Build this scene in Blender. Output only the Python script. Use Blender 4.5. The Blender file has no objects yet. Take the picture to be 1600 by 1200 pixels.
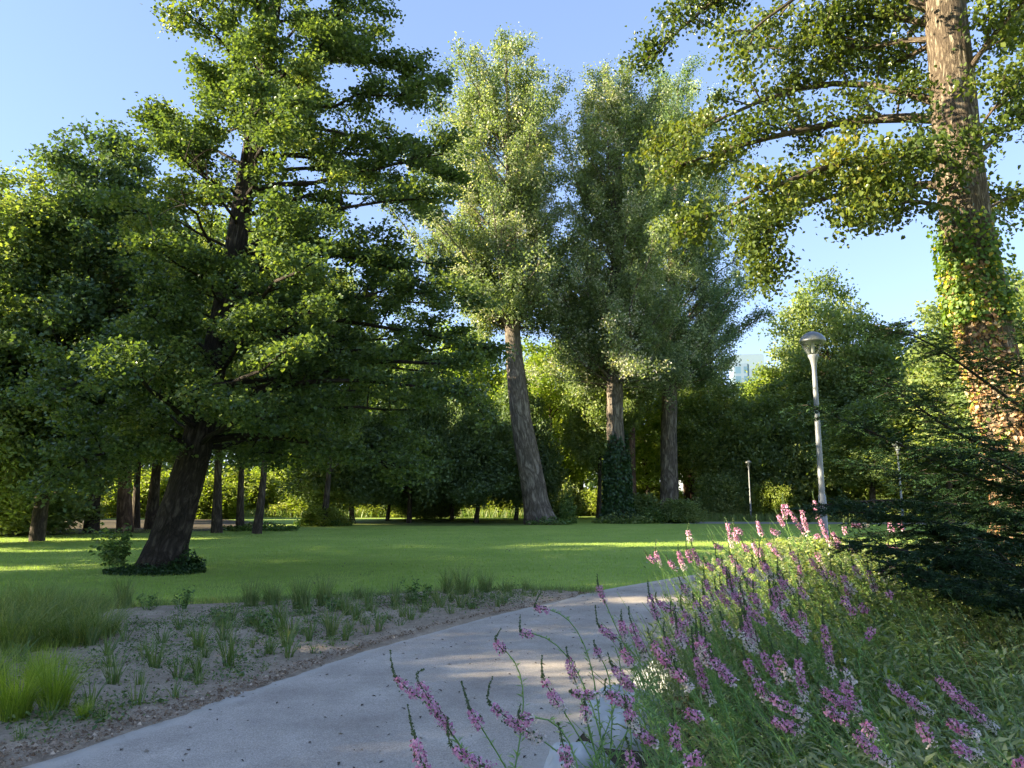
import bpy, math, random
import numpy as np
from mathutils import Vector, Matrix

R = math.radians
SC = bpy.context.scene
COL = SC.collection
PI = math.pi

# ------------------------------------------------------------------ camera, sky, sun, exposure
CAM_H = 1.6
PITCH = math.atan(175 / 1155.6)
FPX = 1155.6
cam = bpy.data.cameras.new("camera")
cam.sensor_width = 36.0
cam.lens = 26.0
cam.clip_start = 0.05
cam.clip_end = 2000
co = bpy.data.objects.new("camera", cam)
COL.objects.link(co)
co.location = (0, 0, CAM_H)
co.rotation_euler = (R(90) + PITCH, 0, 0)
SC.camera = co

SUN_EL, SUN_BACK = R(18), R(10)          # height, and how far behind the camera's left
world = bpy.data.worlds.new("World")
SC.world = world
world.use_nodes = True
wn = world.node_tree
bg = wn.nodes["Background"]
sky = wn.nodes.new("ShaderNodeTexSky")
sky.sky_type = 'NISHITA'
sky.sun_disc = False
sky.sun_elevation = SUN_EL
sky.sun_rotation = -(R(90) + SUN_BACK)
sky.air_density = 1.0
sky.dust_density = 0.1
sky.ozone_density = 1.6
tint = wn.nodes.new("ShaderNodeMix")
tint.data_type = 'RGBA'; tint.blend_type = 'MULTIPLY'
tint.inputs["Factor"].default_value = 1
tint.inputs["B"].default_value = (.54, .595, .80, 1)
gam = wn.nodes.new("ShaderNodeGamma")
gam.inputs["Gamma"].default_value = 0.6
wn.links.new(sky.outputs[0], gam.inputs[0])
wn.links.new(gam.outputs[0], tint.inputs["A"])
wn.links.new(tint.outputs["Result"], bg.inputs[0])
bg.inputs[1].default_value = 0.12
sun = bpy.data.lights.new("sun", 'SUN')
sun.energy = 3.9
sun.angle = R(0.53)
sun.color = (1.0, 0.87, 0.62)
so = bpy.data.objects.new("sun", sun)
COL.objects.link(so)
sdir = Vector((-math.cos(SUN_EL) * math.cos(SUN_BACK), -math.cos(SUN_EL) * math.sin(SUN_BACK), math.sin(SUN_EL)))
so.rotation_euler = sdir.to_track_quat('Z', 'Y').to_euler()
so.location = (-30, -10, 30)
SC.view_settings.view_transform = 'Standard'
SC.view_settings.look = 'None'
SC.view_settings.gamma = 1
SC.view_settings.exposure = 2.78
SC.render.engine = 'CYCLES'
SC.cycles.max_bounces = 8
SC.cycles.diffuse_bounces = 5
SC.cycles.glossy_bounces = 2
SC.cycles.transmission_bounces = 4
SC.cycles.transparent_max_bounces = 8
SC.cycles.use_adaptive_sampling = True
SC.cycles.adaptive_threshold = 0.03
SC.cycles.use_denoising = True
SC.cycles.sample_clamp_indirect = 4


# ------------------------------------------------------------------ helpers
def at(px, py, Y):
    """world point at depth Y seen in direction (px,py) of the 1600x1200 photograph"""
    dx, dz = (px - 800) / FPX, (600 - py) / FPX
    y = math.cos(PITCH) - math.sin(PITCH) * dz
    z = math.sin(PITCH) + math.cos(PITCH) * dz
    t = Y / y
    return np.array((dx * t, Y, CAM_H + z * t))


def ground(px, py):
    dx, dz = (px - 800) / FPX, (600 - py) / FPX
    y = math.cos(PITCH) - math.sin(PITCH) * dz
    z = math.sin(PITCH) + math.cos(PITCH) * dz
    t = -CAM_H / z
    return np.array((dx * t, y * t, 0.0))


def tag(o, label=None, cat=None, group=None, kind=None):
    if label: o["label"] = label
    if cat: o["category"] = cat
    if group: o["group"] = group
    if kind: o["kind"] = kind
    return o


def empty(name, loc, rz=0, scale=1):
    o = bpy.data.objects.new(name, None)
    COL.objects.link(o)
    o.location = loc
    o.rotation_euler = (0, 0, rz)
    o.scale = (scale,) * 3 if not hasattr(scale, '__len__') else scale
    o.empty_display_size = 0.2
    return o


def copy_tree(root, loc, rz=0, scale=1, label=None, group=None):
    c = root.copy()
    COL.objects.link(c)
    c.location = loc
    c.rotation_euler = (0, 0, rz)
    c.scale = (scale,) * 3 if not hasattr(scale, '__len__') else scale
    if label: c["label"] = label
    if group: c["group"] = group
    for ch in list(root.children):
        d = ch.copy()
        COL.objects.link(d)
        d.parent = c
        for g in ch.children:
            e = g.copy()
            COL.objects.link(e)
            e.parent = d
    return c


class MB:
    """collects vertex / face arrays and links them as ONE mesh object"""
    def __init__(s):
        s.v, s.f, s.n, s.a, s.uv = [], [], 0, [], []

    def add(s, verts, faces, rnd=None, uv=None):
        verts = np.asarray(verts, dtype=np.float32).reshape(-1, 3)
        faces = np.asarray(faces, dtype=np.int32)
        s.v.append(verts)
        s.f.append(faces + s.n)
        s.n += len(verts)
        nf = len(faces)
        s.a.append(np.full(nf, 0.5, np.float32) if rnd is None else np.asarray(rnd, np.float32))
        s.uv.append(np.zeros((nf * faces.shape[1], 2), np.float32) if uv is None else np.asarray(uv, np.float32).reshape(-1, 2))

    def build(s, name, mat, parent=None, origin=(0, 0, 0), smooth=True, sharp_deg=None):
        me = bpy.data.meshes.new(name)
        V = np.concatenate(s.v) - np.asarray(origin, np.float32)
        starts, loops, tot = [], [], 0
        for f in s.f:
            k = f.shape[1]
            starts.append(tot + np.arange(len(f), dtype=np.int32) * k)
            loops.append(f.ravel())
            tot += f.size
        starts = np.concatenate(starts); loops = np.concatenate(loops)
        me.vertices.add(len(V)); me.vertices.foreach_set("co", V.ravel())
        me.loops.add(len(loops)); me.loops.foreach_set("vertex_index", loops)
        me.polygons.add(len(starts)); me.polygons.foreach_set("loop_start", starts)
        me.update(calc_edges=True)
        at_ = me.attributes.new("rnd", 'FLOAT', 'FACE')
        at_.data.foreach_set("value", np.concatenate(s.a))
        uvl = me.uv_layers.new(name="UVMap")
        uvl.data.foreach_set("uv", np.concatenate(s.uv).ravel())
        me.polygons.foreach_set("use_smooth", np.full(len(starts), smooth, dtype=bool))
        me.validate()
        if mat: me.materials.append(mat)
        o = bpy.data.objects.new(name, me)
        COL.objects.link(o)
        if parent is not None:
            o.parent = parent
        else:
            o.location = origin
        return o


def unit(v):
    return v / (np.linalg.norm(v, axis=-1, keepdims=True) + 1e-9)


# lattice value noise, numpy
_rg = np.random.RandomState(7)
_LAT = _rg.rand(64, 64, 16).astype(np.float32)


def vnoise(x, y, z=0.0):
    x, y, z = np.broadcast_arrays(np.asarray(x, float), np.asarray(y, float), np.asarray(z, float))
    xi, yi, zi = np.floor(x).astype(int), np.floor(y).astype(int), np.floor(z).astype(int)
    fx, fy, fz = x - xi, y - yi, z - zi
    fx, fy, fz = [f * f * (3 - 2 * f) for f in (fx, fy, fz)]
    def L(a, b, c): return _LAT[a % 64, b % 64, c % 16]
    r = 0
    for dx_, wx in ((0, 1 - fx), (1, fx)):
        for dy_, wy in ((0, 1 - fy), (1, fy)):
            for dz_, wz in ((0, 1 - fz), (1, fz)):
                r = r + L(xi + dx_, yi + dy_, zi + dz_) * wx * wy * wz
    return r


def fbm(x, y, z=0.0, o=4):
    s, a, t = 0, 1, 0
    for i in range(o):
        s = s + a * vnoise(x * 2 ** i + 13.7 * i, y * 2 ** i + 5.1 * i, z)
        t += a; a *= .5
    return s / t


def tube(mb, pts, rad, sides=6, u0=0.0, bark=0.0, cap=False, sq=None):
    """a tapered tube along pts with UV (metres round, metres along); bark > 0 carves furrows"""
    P = np.asarray(pts, float); rad = np.asarray(rad, float)
    n = len(P)
    T = np.gradient(P, axis=0); T = unit(T)
    up = np.array((0, 0, 1.0)) if abs(T[0][2]) < .9 else np.array((1.0, 0, 0))
    A = unit(np.cross(T, up)); 
    # parallel transport
    a = A[0]
    As = []
    for i in range(n):
        a = a - T[i] * np.dot(a, T[i]); a = a / (np.linalg.norm(a) + 1e-9)
        As.append(a)
    A = np.array(As); B = np.cross(T, A)
    th = np.linspace(0, 2 * PI, sides, endpoint=False)
    s = np.concatenate([[0], np.cumsum(np.linalg.norm(np.diff(P, axis=0), axis=1))]) + u0
    rr = np.repeat(rad[:, None], sides, 1)
    if bark > 0:
        TH, SS = np.meshgrid(th, s)
        # closed in angle by blending two samples
        def ring(fr, zs, sd):
            return vnoise(np.cos(TH) * fr + 40 + sd, np.sin(TH) * fr + 40, SS * zs + sd)
        rd = ring(9, 1.6, 3) * .6 + ring(19, 3.0, 7) * .4
        rr = rr + bark * (1 - np.abs(rd * 2 - 1) * 2.0) + bark * 1.2 * (ring(1.6, .5, 1) - .5) * 2
    V = P[:, None, :] + A[:, None, :] * (np.cos(th)[None, :, None] * rr[..., None]) + B[:, None, :] * (np.sin(th)[None, :, None] * rr[..., None])
    V = V.reshape(-1, 3)
    i = np.arange(n - 1)[:, None] * sides; j = np.arange(sides)[None, :]; j2 = (j + 1) % sides
    F = np.stack([i + j, i + j2, i + sides + j2, i + sides + j], -1).reshape(-1, 4)
    c0 = 2 * PI * rad.mean()
    U0 = (j / sides * c0 + 0 * i); U1 = ((j + 1) / sides * c0 + 0 * i)
    Sa = s[:-1][:, None] + 0 * j; Sb = s[1:][:, None] + 0 * j
    UV = np.stack([np.stack([U0, Sa], -1), np.stack([U1, Sa], -1), np.stack([U1, Sb], -1), np.stack([U0, Sb], -1)], 2).reshape(-1, 2)
    mb.add(V, F, None, UV)
    if cap:
        k = len(V)
        V2 = np.concatenate([V[-sides:], [P[-1] + T[-1] * rad[-1] * .4]])
        F2 = np.array([[q, (q + 1) % sides, sides] for q in range(sides)])
        mb.add(V2, F2)


def bez(a, b, c, n):
    t = np.linspace(0, 1, n)[:, None]
    return (1 - t) ** 2 * a + 2 * t * (1 - t) * b + t * t * c


def resample(pts, n):
    P = np.asarray(pts, float)
    d = np.concatenate([[0], np.cumsum(np.linalg.norm(np.diff(P, axis=0), axis=1))])
    # smooth with catmull style via cubic on dense
    t = np.linspace(0, d[-1], n)
    out = np.stack([np.interp(t, d, P[:, k]) for k in range(3)], 1)
    for _ in range(2):
        out[1:-1] = (out[:-2] + out[1:-1] * 2 + out[2:]) / 4
    return out


# ------------------------------------------------------------------ materials
def new_mat(name):
    m = bpy.data.materials.new(name)
    m.use_nodes = True
    nt = m.node_tree
    for n in list(nt.nodes): nt.nodes.remove(n)
    out = nt.nodes.new("ShaderNodeOutputMaterial")
    return m, nt, out


def N(nt, t, **kw):
    n = nt.nodes.new(t)
    for k, v in kw.items():
        if k in n.inputs: n.inputs[k].default_value = v
        else: setattr(n, k, v)
    return n


def ramp(nt, stops, fac, interp='LINEAR'):
    r = nt.nodes.new("ShaderNodeValToRGB")
    r.color_ramp.interpolation = interp
    e = r.color_ramp.elements
    e[0].position, e[0].color = stops[0][0], (*stops[0][1], 1)
    e[1].position, e[1].color = stops[-1][0], (*stops[-1][1], 1)
    for p, c in stops[1:-1]:
        x = e.new(p); x.color = (*c, 1)
    nt.links.new(fac, r.inputs[0])
    return r


def leaf_mat(name, stops, trans=0.35, tcol=(1.5, 1.6, 0.45), rough=0.5, spec=0.4, interp='LINEAR'):
    m, nt, out = new_mat(name)
    a = N(nt, "ShaderNodeAttribute", attribute_name="rnd")
    r = ramp(nt, stops, a.outputs["Fac"], interp)
    p = N(nt, "ShaderNodeBsdfPrincipled")
    p.inputs["Roughness"].default_value = rough
    p.inputs["Specular IOR Level"].default_value = spec
    nt.links.new(r.outputs[0], p.inputs["Base Color"])
    tr = N(nt, "ShaderNodeBsdfTranslucent")
    mu = N(nt, "ShaderNodeMix", data_type='RGBA', blend_type='MULTIPLY')
    mu.inputs["Factor"].default_value = 1
    mu.inputs["B"].default_value = (*tcol, 1)
    mu.clamp_result = False
    nt.links.new(r.outputs[0], mu.inputs["A"])
    nt.links.new(mu.outputs["Result"], tr.inputs[0])
    mx = N(nt, "ShaderNodeMixShader")
    mx.inputs[0].default_value = trans
    nt.links.new(p.outputs[0], mx.inputs[1]); nt.links.new(tr.outputs[0], mx.inputs[2])
    nt.links.new(mx.outputs[0], out.inputs[0])
    return m


def bark_mat(name, c1, c2, c3, scale=9.0, bump=0.6, stretch=0.16, moss=None):
    m, nt, out = new_mat(name)
    uv = N(nt, "ShaderNodeUVMap")
    tc = N(nt, "ShaderNodeTexCoord")
    mp = N(nt, "ShaderNodeMapping"); mp.inputs["Scale"].default_value = (scale, scale * stretch, scale)
    nt.links.new(uv.outputs[0], mp.inputs[0])
    n1 = N(nt, "ShaderNodeTexNoise"); n1.inputs["Scale"].default_value = 1.5; n1.inputs["Detail"].default_value = 7; n1.inputs["Roughness"].default_value = .62
    n1.inputs["Distortion"].default_value = .5
    nt.links.new(mp.outputs[0], n1.inputs["Vector"])
    n2 = N(nt, "ShaderNodeTexNoise"); n2.inputs["Scale"].default_value = 4.5; n2.inputs["Detail"].default_value = 4
    nt.links.new(mp.outputs[0], n2.inputs["Vector"])
    big = N(nt, "ShaderNodeTexNoise"); big.inputs["Scale"].default_value = 1.3; big.inputs["Detail"].default_value = 4
    nt.links.new(tc.outputs["Object"], big.inputs["Vector"])
    s_ = N(nt, "ShaderNodeMath", operation='SUBTRACT'); s_.inputs[1].default_value = .5; nt.links.new(n1.outputs["Fac"], s_.inputs[0])
    ab = N(nt, "ShaderNodeMath", operation='ABSOLUTE'); nt.links.new(s_.outputs[0], ab.inputs[0])
    sm = N(nt, "ShaderNodeMath", operation='MULTIPLY'); sm.inputs[1].default_value = 5.0; nt.links.new(ab.outputs[0], sm.inputs[0])
    mn = N(nt, "ShaderNodeMath", operation='MINIMUM'); mn.inputs[1].default_value = .85; nt.links.new(sm.outputs[0], mn.inputs[0])
    h = N(nt, "ShaderNodeMath", operation='MULTIPLY_ADD'); h.inputs[1].default_value = .55
    nt.links.new(n2.outputs["Fac"], h.inputs[0]); nt.links.new(mn.outputs[0], h.inputs[2])
    r = ramp(nt, [(0.22, c1), (0.72, c2), (1.0, c3)], h.outputs[0])
    mx = N(nt, "ShaderNodeMix", data_type='RGBA', blend_type='MULTIPLY')
    r2 = ramp(nt, [(0.3, (.62, .62, .58)), (.7, (1.15, 1.1, 1.05))], big.outputs["Fac"])
    mx.inputs["Factor"].default_value = .8
    nt.links.new(r.outputs[0], mx.inputs["A"]); nt.links.new(r2.outputs[0], mx.inputs["B"])
    p = N(nt, "ShaderNodeBsdfPrincipled"); p.inputs["Roughness"].default_value = .9; p.inputs["Specular IOR Level"].default_value = .2
    col = mx.outputs["Result"]
    if moss:
        n3 = N(nt, "ShaderNodeTexNoise"); n3.inputs["Scale"].default_value = 2.5; n3.inputs["Detail"].default_value = 5
        nt.links.new(tc.outputs["Object"], n3.inputs["Vector"])
        r3 = ramp(nt, [(.52, (0, 0, 0)), (.66, (1, 1, 1))], n3.outputs["Fac"])
        m3 = N(nt, "ShaderNodeMix", data_type='RGBA'); m3.inputs["B"].default_value = (*moss, 1)
        nt.links.new(r3.outputs[0], m3.inputs["Factor"]); nt.links.new(col, m3.inputs["A"])
        col = m3.outputs["Result"]
    nt.links.new(col, p.inputs["Base Color"])
    b = N(nt, "ShaderNodeBump"); b.inputs["Strength"].default_value = bump; b.inputs["Distance"].default_value = .03
    nt.links.new(h.outputs[0], b.inputs["Height"]); nt.links.new(b.outputs[0], p.inputs["Normal"])
    nt.links.new(p.outputs[0], out.inputs[0])
    return m


def plain_mat(name, col, rough=.6, metal=0, spec=.5, noise=0.15, nscale=8, bump=0.0):
    m, nt, out = new_mat(name)
    tc = N(nt, "ShaderNodeTexCoord")
    n1 = N(nt, "ShaderNodeTexNoise"); n1.inputs["Scale"].default_value = nscale; n1.inputs["Detail"].default_value = 6
    nt.links.new(tc.outputs["Object"], n1.inputs["Vector"])
    c = np.array(col)
    r = ramp(nt, [(.3, tuple(c * (1 - noise))), (.7, tuple(np.minimum(c * (1 + noise), 1)))], n1.outputs["Fac"])
    p = N(nt, "ShaderNodeBsdfPrincipled"); p.inputs["Roughness"].default_value = rough; p.inputs["Metallic"].default_value = metal
    p.inputs["Specular IOR Level"].default_value = spec
    nt.links.new(r.outputs[0], p.inputs["Base Color"])
    if bump:
        b = N(nt, "ShaderNodeBump"); b.inputs["Strength"].default_value = bump; b.inputs["Distance"].default_value = .02
        nt.links.new(n1.outputs["Fac"], b.inputs["Height"]); nt.links.new(b.outputs[0], p.inputs["Normal"])
    nt.links.new(p.outputs[0], out.inputs[0])
    return m


def ground_mat(name, stops, scale1=.35, scale2=6, scale3=60, bump=.4, dist=.03, rough=.95, mixw=(.45, .35, .2), spec=.15):
    """mottled ground: three scales of noise drive one colour ramp"""
    m, nt, out = new_mat(name)
    tc = N(nt, "ShaderNodeTexCoord")
    acc = None
    fine = None
    for s, w in zip((scale1, scale2, scale3), mixw):
        n = N(nt, "ShaderNodeTexNoise"); n.inputs["Scale"].default_value = s; n.inputs["Detail"].default_value = 5; n.inputs["Roughness"].default_value = .6
        nt.links.new(tc.outputs["Object"], n.inputs["Vector"])
        q = N(nt, "ShaderNodeMath", operation='MULTIPLY_ADD'); q.inputs[1].default_value = w
        nt.links.new(n.outputs["Fac"], q.inputs[0])
        if acc is None: q.inputs[2].default_value = 0
        else: nt.links.new(acc, q.inputs[2])
        acc = q.outputs[0]; fine = n
    r = ramp(nt, stops, acc)
    p = N(nt, "ShaderNodeBsdfPrincipled"); p.inputs["Roughness"].default_value = rough; p.inputs["Specular IOR Level"].default_value = spec
    nt.links.new(r.outputs[0], p.inputs["Base Color"])
    b = N(nt, "ShaderNodeBump"); b.inputs["Strength"].default_value = bump; b.inputs["Distance"].default_value = dist
    nt.links.new(acc, b.inputs["Height"]); nt.links.new(b.outputs[0], p.inputs["Normal"])
    nt.links.new(p.outputs[0], out.inputs[0])
    return m


M = {}
M['lawn'] = ground_mat("lawn_grass", [(.36, (0.209, 0.303, 0.053)), (.5, (0.279, 0.378, 0.073)), (.64, (0.365, 0.439, 0.102))], .40, 2.2, 45, .5, .03)
M['soil'] = ground_mat("dry_soil", [(.36, (0.229, 0.175, 0.115)), (.5, (0.368, 0.290, 0.203)), (.66, (0.580, 0.474, 0.341))], .8, 11, 55, 1.0, .05, mixw=(.3, .35, .35))
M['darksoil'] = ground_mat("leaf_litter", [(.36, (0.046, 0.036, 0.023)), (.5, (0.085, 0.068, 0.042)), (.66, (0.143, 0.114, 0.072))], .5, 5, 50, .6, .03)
M['verge'] = ground_mat("rough_grass", [(.36, (0.075, 0.112, 0.027)), (.5, (0.150, 0.195, 0.045)), (.66, (0.285, 0.300, 0.090))], .4, 3, 30, .8, .05)
M['farpath'] = ground_mat("far_path", [(.35, (.26, .25, .23)), (.65, (.36, .35, .33))], .3, 3, 40, .2, .01)
M['alder'] = leaf_mat("alder_leaf", [(0, (0.040, 0.075, 0.033)), (.5, (0.086, 0.137, 0.046)), (.85, (0.154, 0.211, 0.064)), (1, (0.261, 0.291, 0.104))], .40, tcol=(1.7, 1.6, .5), rough=.36, spec=.6)
M['darkleaf'] = leaf_mat("dark_leaf", [(0, (0.105, 0.154, 0.065)), (.6, (0.197, 0.256, 0.088)), (1, (0.378, 0.388, 0.118))], .40, rough=.42, spec=.5)
M['mapleleaf'] = leaf_mat("maple_leaf", [(0, (0.043, 0.080, 0.044)), (.6, (0.087, 0.134, 0.060)), (1, (0.176, 0.220, 0.089))], .3, rough=.38, spec=.55)
M['midleaf'] = leaf_mat("mid_leaf", [(0, (0.100, 0.147, 0.062)), (.5, (0.175, 0.235, 0.083)), (1, (0.326, 0.348, 0.133))], .40, rough=.5)
M['yellowleaf'] = leaf_mat("yellow_leaf", [(0, (0.111, 0.175, 0.034)), (.5, (0.213, 0.288, 0.049)), (1, (0.400, 0.422, 0.092))], .4, rough=.5)
M['poplar'] = leaf_mat("poplar_leaf", [(0, (0.102, 0.143, 0.070)), (.5, (0.183, 0.232, 0.116)), (.85, (0.294, 0.331, 0.192)), (1, (0.513, 0.482, 0.447))], .40, rough=.5, spec=.4)
M['poplardark'] = leaf_mat("dark_poplar_leaf", [(0, (0.079, 0.138, 0.071)), (.5, (0.146, 0.209, 0.110)), (.85, (0.267, 0.328, 0.189)), (1, (0.531, 0.563, 0.404))], .40, rough=.45, spec=.5)
M['linden'] = leaf_mat("linden_leaf", [(0, (.038, .068, .014)), (.5, (.080, .115, .020)), (.9, (.14, .17, .028)), (1, (.22, .20, .035))], .40, tcol=(1.7, 1.6, .5), rough=.36, spec=.6)
M['yew'] = leaf_mat("yew_needle", [(0, (0.019, 0.049, 0.023)), (.7, (0.039, 0.087, 0.033)), (1, (0.081, 0.138, 0.039))], .12, rough=.5, spec=.4)
M['bgyew'] = leaf_mat("evergreen_needle", [(0, (0.061, 0.097, 0.042)), (.6, (0.114, 0.166, 0.062)), (1, (0.197, 0.248, 0.087))], .3, rough=.5)
M['shrub'] = leaf_mat("shrub_leaf", [(0, (0.058, 0.113, 0.033)), (.6, (0.117, 0.197, 0.052)), (1, (0.251, 0.304, 0.091))], .3, rough=.45)
M['hedge'] = leaf_mat("bright_bush_leaf", [(0, (0.115, 0.161, 0.023)), (.5, (0.196, 0.241, 0.040)), (1, (0.310, 0.322, 0.081))], .40, rough=.6)
M['grassblade'] = leaf_mat("grass_blade", [(0, (0.228, 0.330, 0.063)), (.6, (0.323, 0.447, 0.092)), (1, (0.474, 0.528, 0.188))], .3, rough=.6)
M['tuft'] = leaf_mat("tuft_blade", [(0, (0.086, 0.149, 0.044)), (.6, (0.162, 0.231, 0.067)), (1, (0.323, 0.314, 0.139))], .3, rough=.5)
M['finegrass'] = leaf_mat("fine_grass_blade", [(0, (0.105, 0.164, 0.031)), (.6, (0.180, 0.247, 0.049)), (1, (0.380, 0.374, 0.096))], .3, rough=.5)
M['sedge'] = leaf_mat("yellow_sedge_blade", [(0, (0.149, 0.230, 0.027)), (.6, (0.270, 0.365, 0.041)), (1, (0.446, 0.486, 0.081))], .40, rough=.5)
M['ivy'] = leaf_mat("ivy_leaf", [(0, (.020, .050, .014)), (.7, (.040, .085, .020)), (1, (.07, .12, .03))], .15, rough=.4)
M['ivyturn'] = leaf_mat("turning_ivy_leaf", [(0, (0.074, 0.134, 0.026)), (.30, (0.149, 0.226, 0.038)), (.34, (0.446, 0.482, 0.052)), (.46, (0.715, 0.539, 0.063)), (.5, (0.298, 0.149, 0.076)), (.75, (0.431, 0.269, 0.153)), (1, (0.595, 0.454, 0.280))], .40, rough=.5)
M['loosestem'] = leaf_mat("loosestrife_leaf", [(0, (0.117, 0.216, 0.074)), (.6, (0.233, 0.374, 0.125)), (1, (0.469, 0.589, 0.186))], .40, rough=.42, spec=.5)
M['cover'] = leaf_mat("perennial_leaf", [(0, (0.151, 0.203, 0.100)), (.6, (0.334, 0.377, 0.165)), (.93, (0.585, 0.552, 0.244)), (1, (0.850, 0.799, 0.785))], .40, rough=.42, spec=.5)
M['petal'] = leaf_mat("pink_petal", [(0, (.09, .14, .05)), (.2, (.11, .16, .06)), (.21, (.50, .14, .30)), (.45, (.74, .31, .50)), (.84, (.85, .52, .67)), (.88, (.80, .64, .60)), (1, (.84, .78, .68))], .35, tcol=(1, 1, 1), rough=.6, spec=.2)
M['alderbark'] = bark_mat("dark_bark", (.018, .014, .010), (.05, .040, .03), (.095, .078, .06), 9, .9)
M['lindenbark'] = bark_mat("furrowed_brown_bark", (.05, .036, .026), (.17, .132, .095), (.31, .26, .195), 13, .8)
M['poplarbark'] = bark_mat("grey_brown_bark", (.07, .057, .045), (.185, .155, .125), (.29, .25, .205), 4, .7)
M['bgbark'] = bark_mat("woodland_bark", (.03, .024, .018), (.085, .068, .05), (.15, .125, .09), 5, .6)
M['redbark'] = bark_mat("reddish_bark", (.06, .035, .025), (.17, .105, .075), (.27, .18, .13), 5, .6)
M['pole'] = plain_mat("painted_steel", (.20, .21, .215), .45, .15, noise=.06, nscale=3)
M['cap'] = plain_mat("lamp_cap_grey", (.19, .20, .19), .35, .3, noise=.08, nscale=6)
M['boulder'] = plain_mat("pale_stone", (.50, .50, .46), .85, 0, .3, .18, 5, .5)
M['pebble'] = plain_mat("pebble_stone", (.27, .25, .22), .9, 0, .3, .35, 4, .3)
M['debris'] = leaf_mat("dry_debris", [(0, (.03, .022, .015)), (.6, (.12, .09, .06)), (1, (.42, .38, .28))], 0, rough=.9)
M['clod'] = leaf_mat("soil_crumb", [(0, (0.125, 0.084, 0.052)), (.7, (0.331, 0.243, 0.160)), (1, (0.636, 0.508, 0.373))], 0, rough=.95, spec=.1)


def asphalt():
    m, nt, out = new_mat("asphalt")
    tc = N(nt, "ShaderNodeTexCoord")
    big = N(nt, "ShaderNodeTexNoise"); big.inputs["Scale"].default_value = 1.3; big.inputs["Detail"].default_value = 9; big.inputs["Roughness"].default_value = .66
    fine = N(nt, "ShaderNodeTexNoise"); fine.inputs["Scale"].default_value = 120; fine.inputs["Detail"].default_value = 3
    vor = N(nt, "ShaderNodeTexVoronoi"); vor.inputs["Scale"].default_value = 90
    for n in (big, fine, vor): nt.links.new(tc.outputs["Object"], n.inputs["Vector"])
    r1 = ramp(nt, [(.3, (.335, .285, .228)), (.55, (.465, .40, .322)), (.75, (.60, .53, .43))], big.outputs["Fac"])
    r2 = ramp(nt, [(.3, (.60, .60, .60)), (.7, (1.35, 1.35, 1.35))], fine.outputs["Fac"])
    mx = N(nt, "ShaderNodeMix", data_type='RGBA', blend_type='MULTIPLY'); mx.inputs["Factor"].default_value = .8
    nt.links.new(r1.outputs[0], mx.inputs["A"]); nt.links.new(r2.outputs[0], mx.inputs["B"])
    # pale dust that collects along the edges (UV x runs 0..1 across the path)
    uv = N(nt, "ShaderNodeUVMap"); sx = N(nt, "ShaderNodeSeparateXYZ"); nt.links.new(uv.outputs[0], sx.inputs[0])
    e = N(nt, "ShaderNodeMath", operation='SUBTRACT'); e.inputs[1].default_value = .5; nt.links.new(sx.outputs[0], e.inputs[0])
    ab = N(nt, "ShaderNodeMath", operation='ABSOLUTE'); nt.links.new(e.outputs[0], ab.inputs[0])
    dn = N(nt, "ShaderNodeTexNoise"); dn.inputs["Scale"].default_value = 5; dn.inputs["Detail"].default_value = 6; dn.inputs["Roughness"].default_value = .7
    nt.links.new(tc.outputs["Object"], dn.inputs["Vector"])
    ad = N(nt, "ShaderNodeMath", operation='MULTIPLY_ADD'); ad.inputs[1].default_value = .12
    nt.links.new(dn.outputs["Fac"], ad.inputs[0]); nt.links.new(ab.outputs[0], ad.inputs[2])
    r3 = ramp(nt, [(.485, (0, 0, 0)), (.545, (1, 1, 1))], ad.outputs[0])
    m3 = N(nt, "ShaderNodeMix", data_type='RGBA'); m3.inputs["B"].default_value = (.50, .45, .37, 1)
    nt.links.new(r3.outputs[0], m3.inputs["Factor"]); nt.links.new(mx.outputs["Result"], m3.inputs["A"])
    p = N(nt, "ShaderNodeBsdfPrincipled"); p.inputs["Roughness"].default_value = .85; p.inputs["Specular IOR Level"].default_value = .25
    nt.links.new(m3.outputs["Result"], p.inputs["Base Color"])
    b = N(nt, "ShaderNodeBump"); b.inputs["Strength"].default_value = .35; b.inputs["Distance"].default_value = .006
    nt.links.new(vor.outputs["Distance"], b.inputs["Height"]); nt.links.new(b.outputs[0], p.inputs["Normal"])
    nt.links.new(p.outputs[0], out.inputs[0])
    return m


M['asphalt'] = asphalt()


def glass_mat():
    m, nt, out = new_mat("clear_bowl")
    tr = N(nt, "ShaderNodeBsdfTransparent"); tr.inputs[0].default_value = (.93, .95, .94, 1)
    p = N(nt, "ShaderNodeBsdfPrincipled"); p.inputs["Base Color"].default_value = (.16, .17, .17, 1); p.inputs["Roughness"].default_value = .08
    fr = N(nt, "ShaderNodeLayerWeight"); fr.inputs["Blend"].default_value = .35
    mp = N(nt, "ShaderNodeMapRange"); mp.inputs["To Min"].default_value = .05; mp.inputs["To Max"].default_value = .5
    nt.links.new(fr.outputs["Facing"], mp.inputs["Value"])
    mx = N(nt, "ShaderNodeMixShader"); nt.links.new(mp.outputs[0], mx.inputs[0])
    nt.links.new(tr.outputs[0], mx.inputs[1]); nt.links.new(p.outputs[0], mx.inputs[2]); nt.links.new(mx.outputs[0], out.inputs[0])
    return m


M['glass'] = glass_mat()


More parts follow.
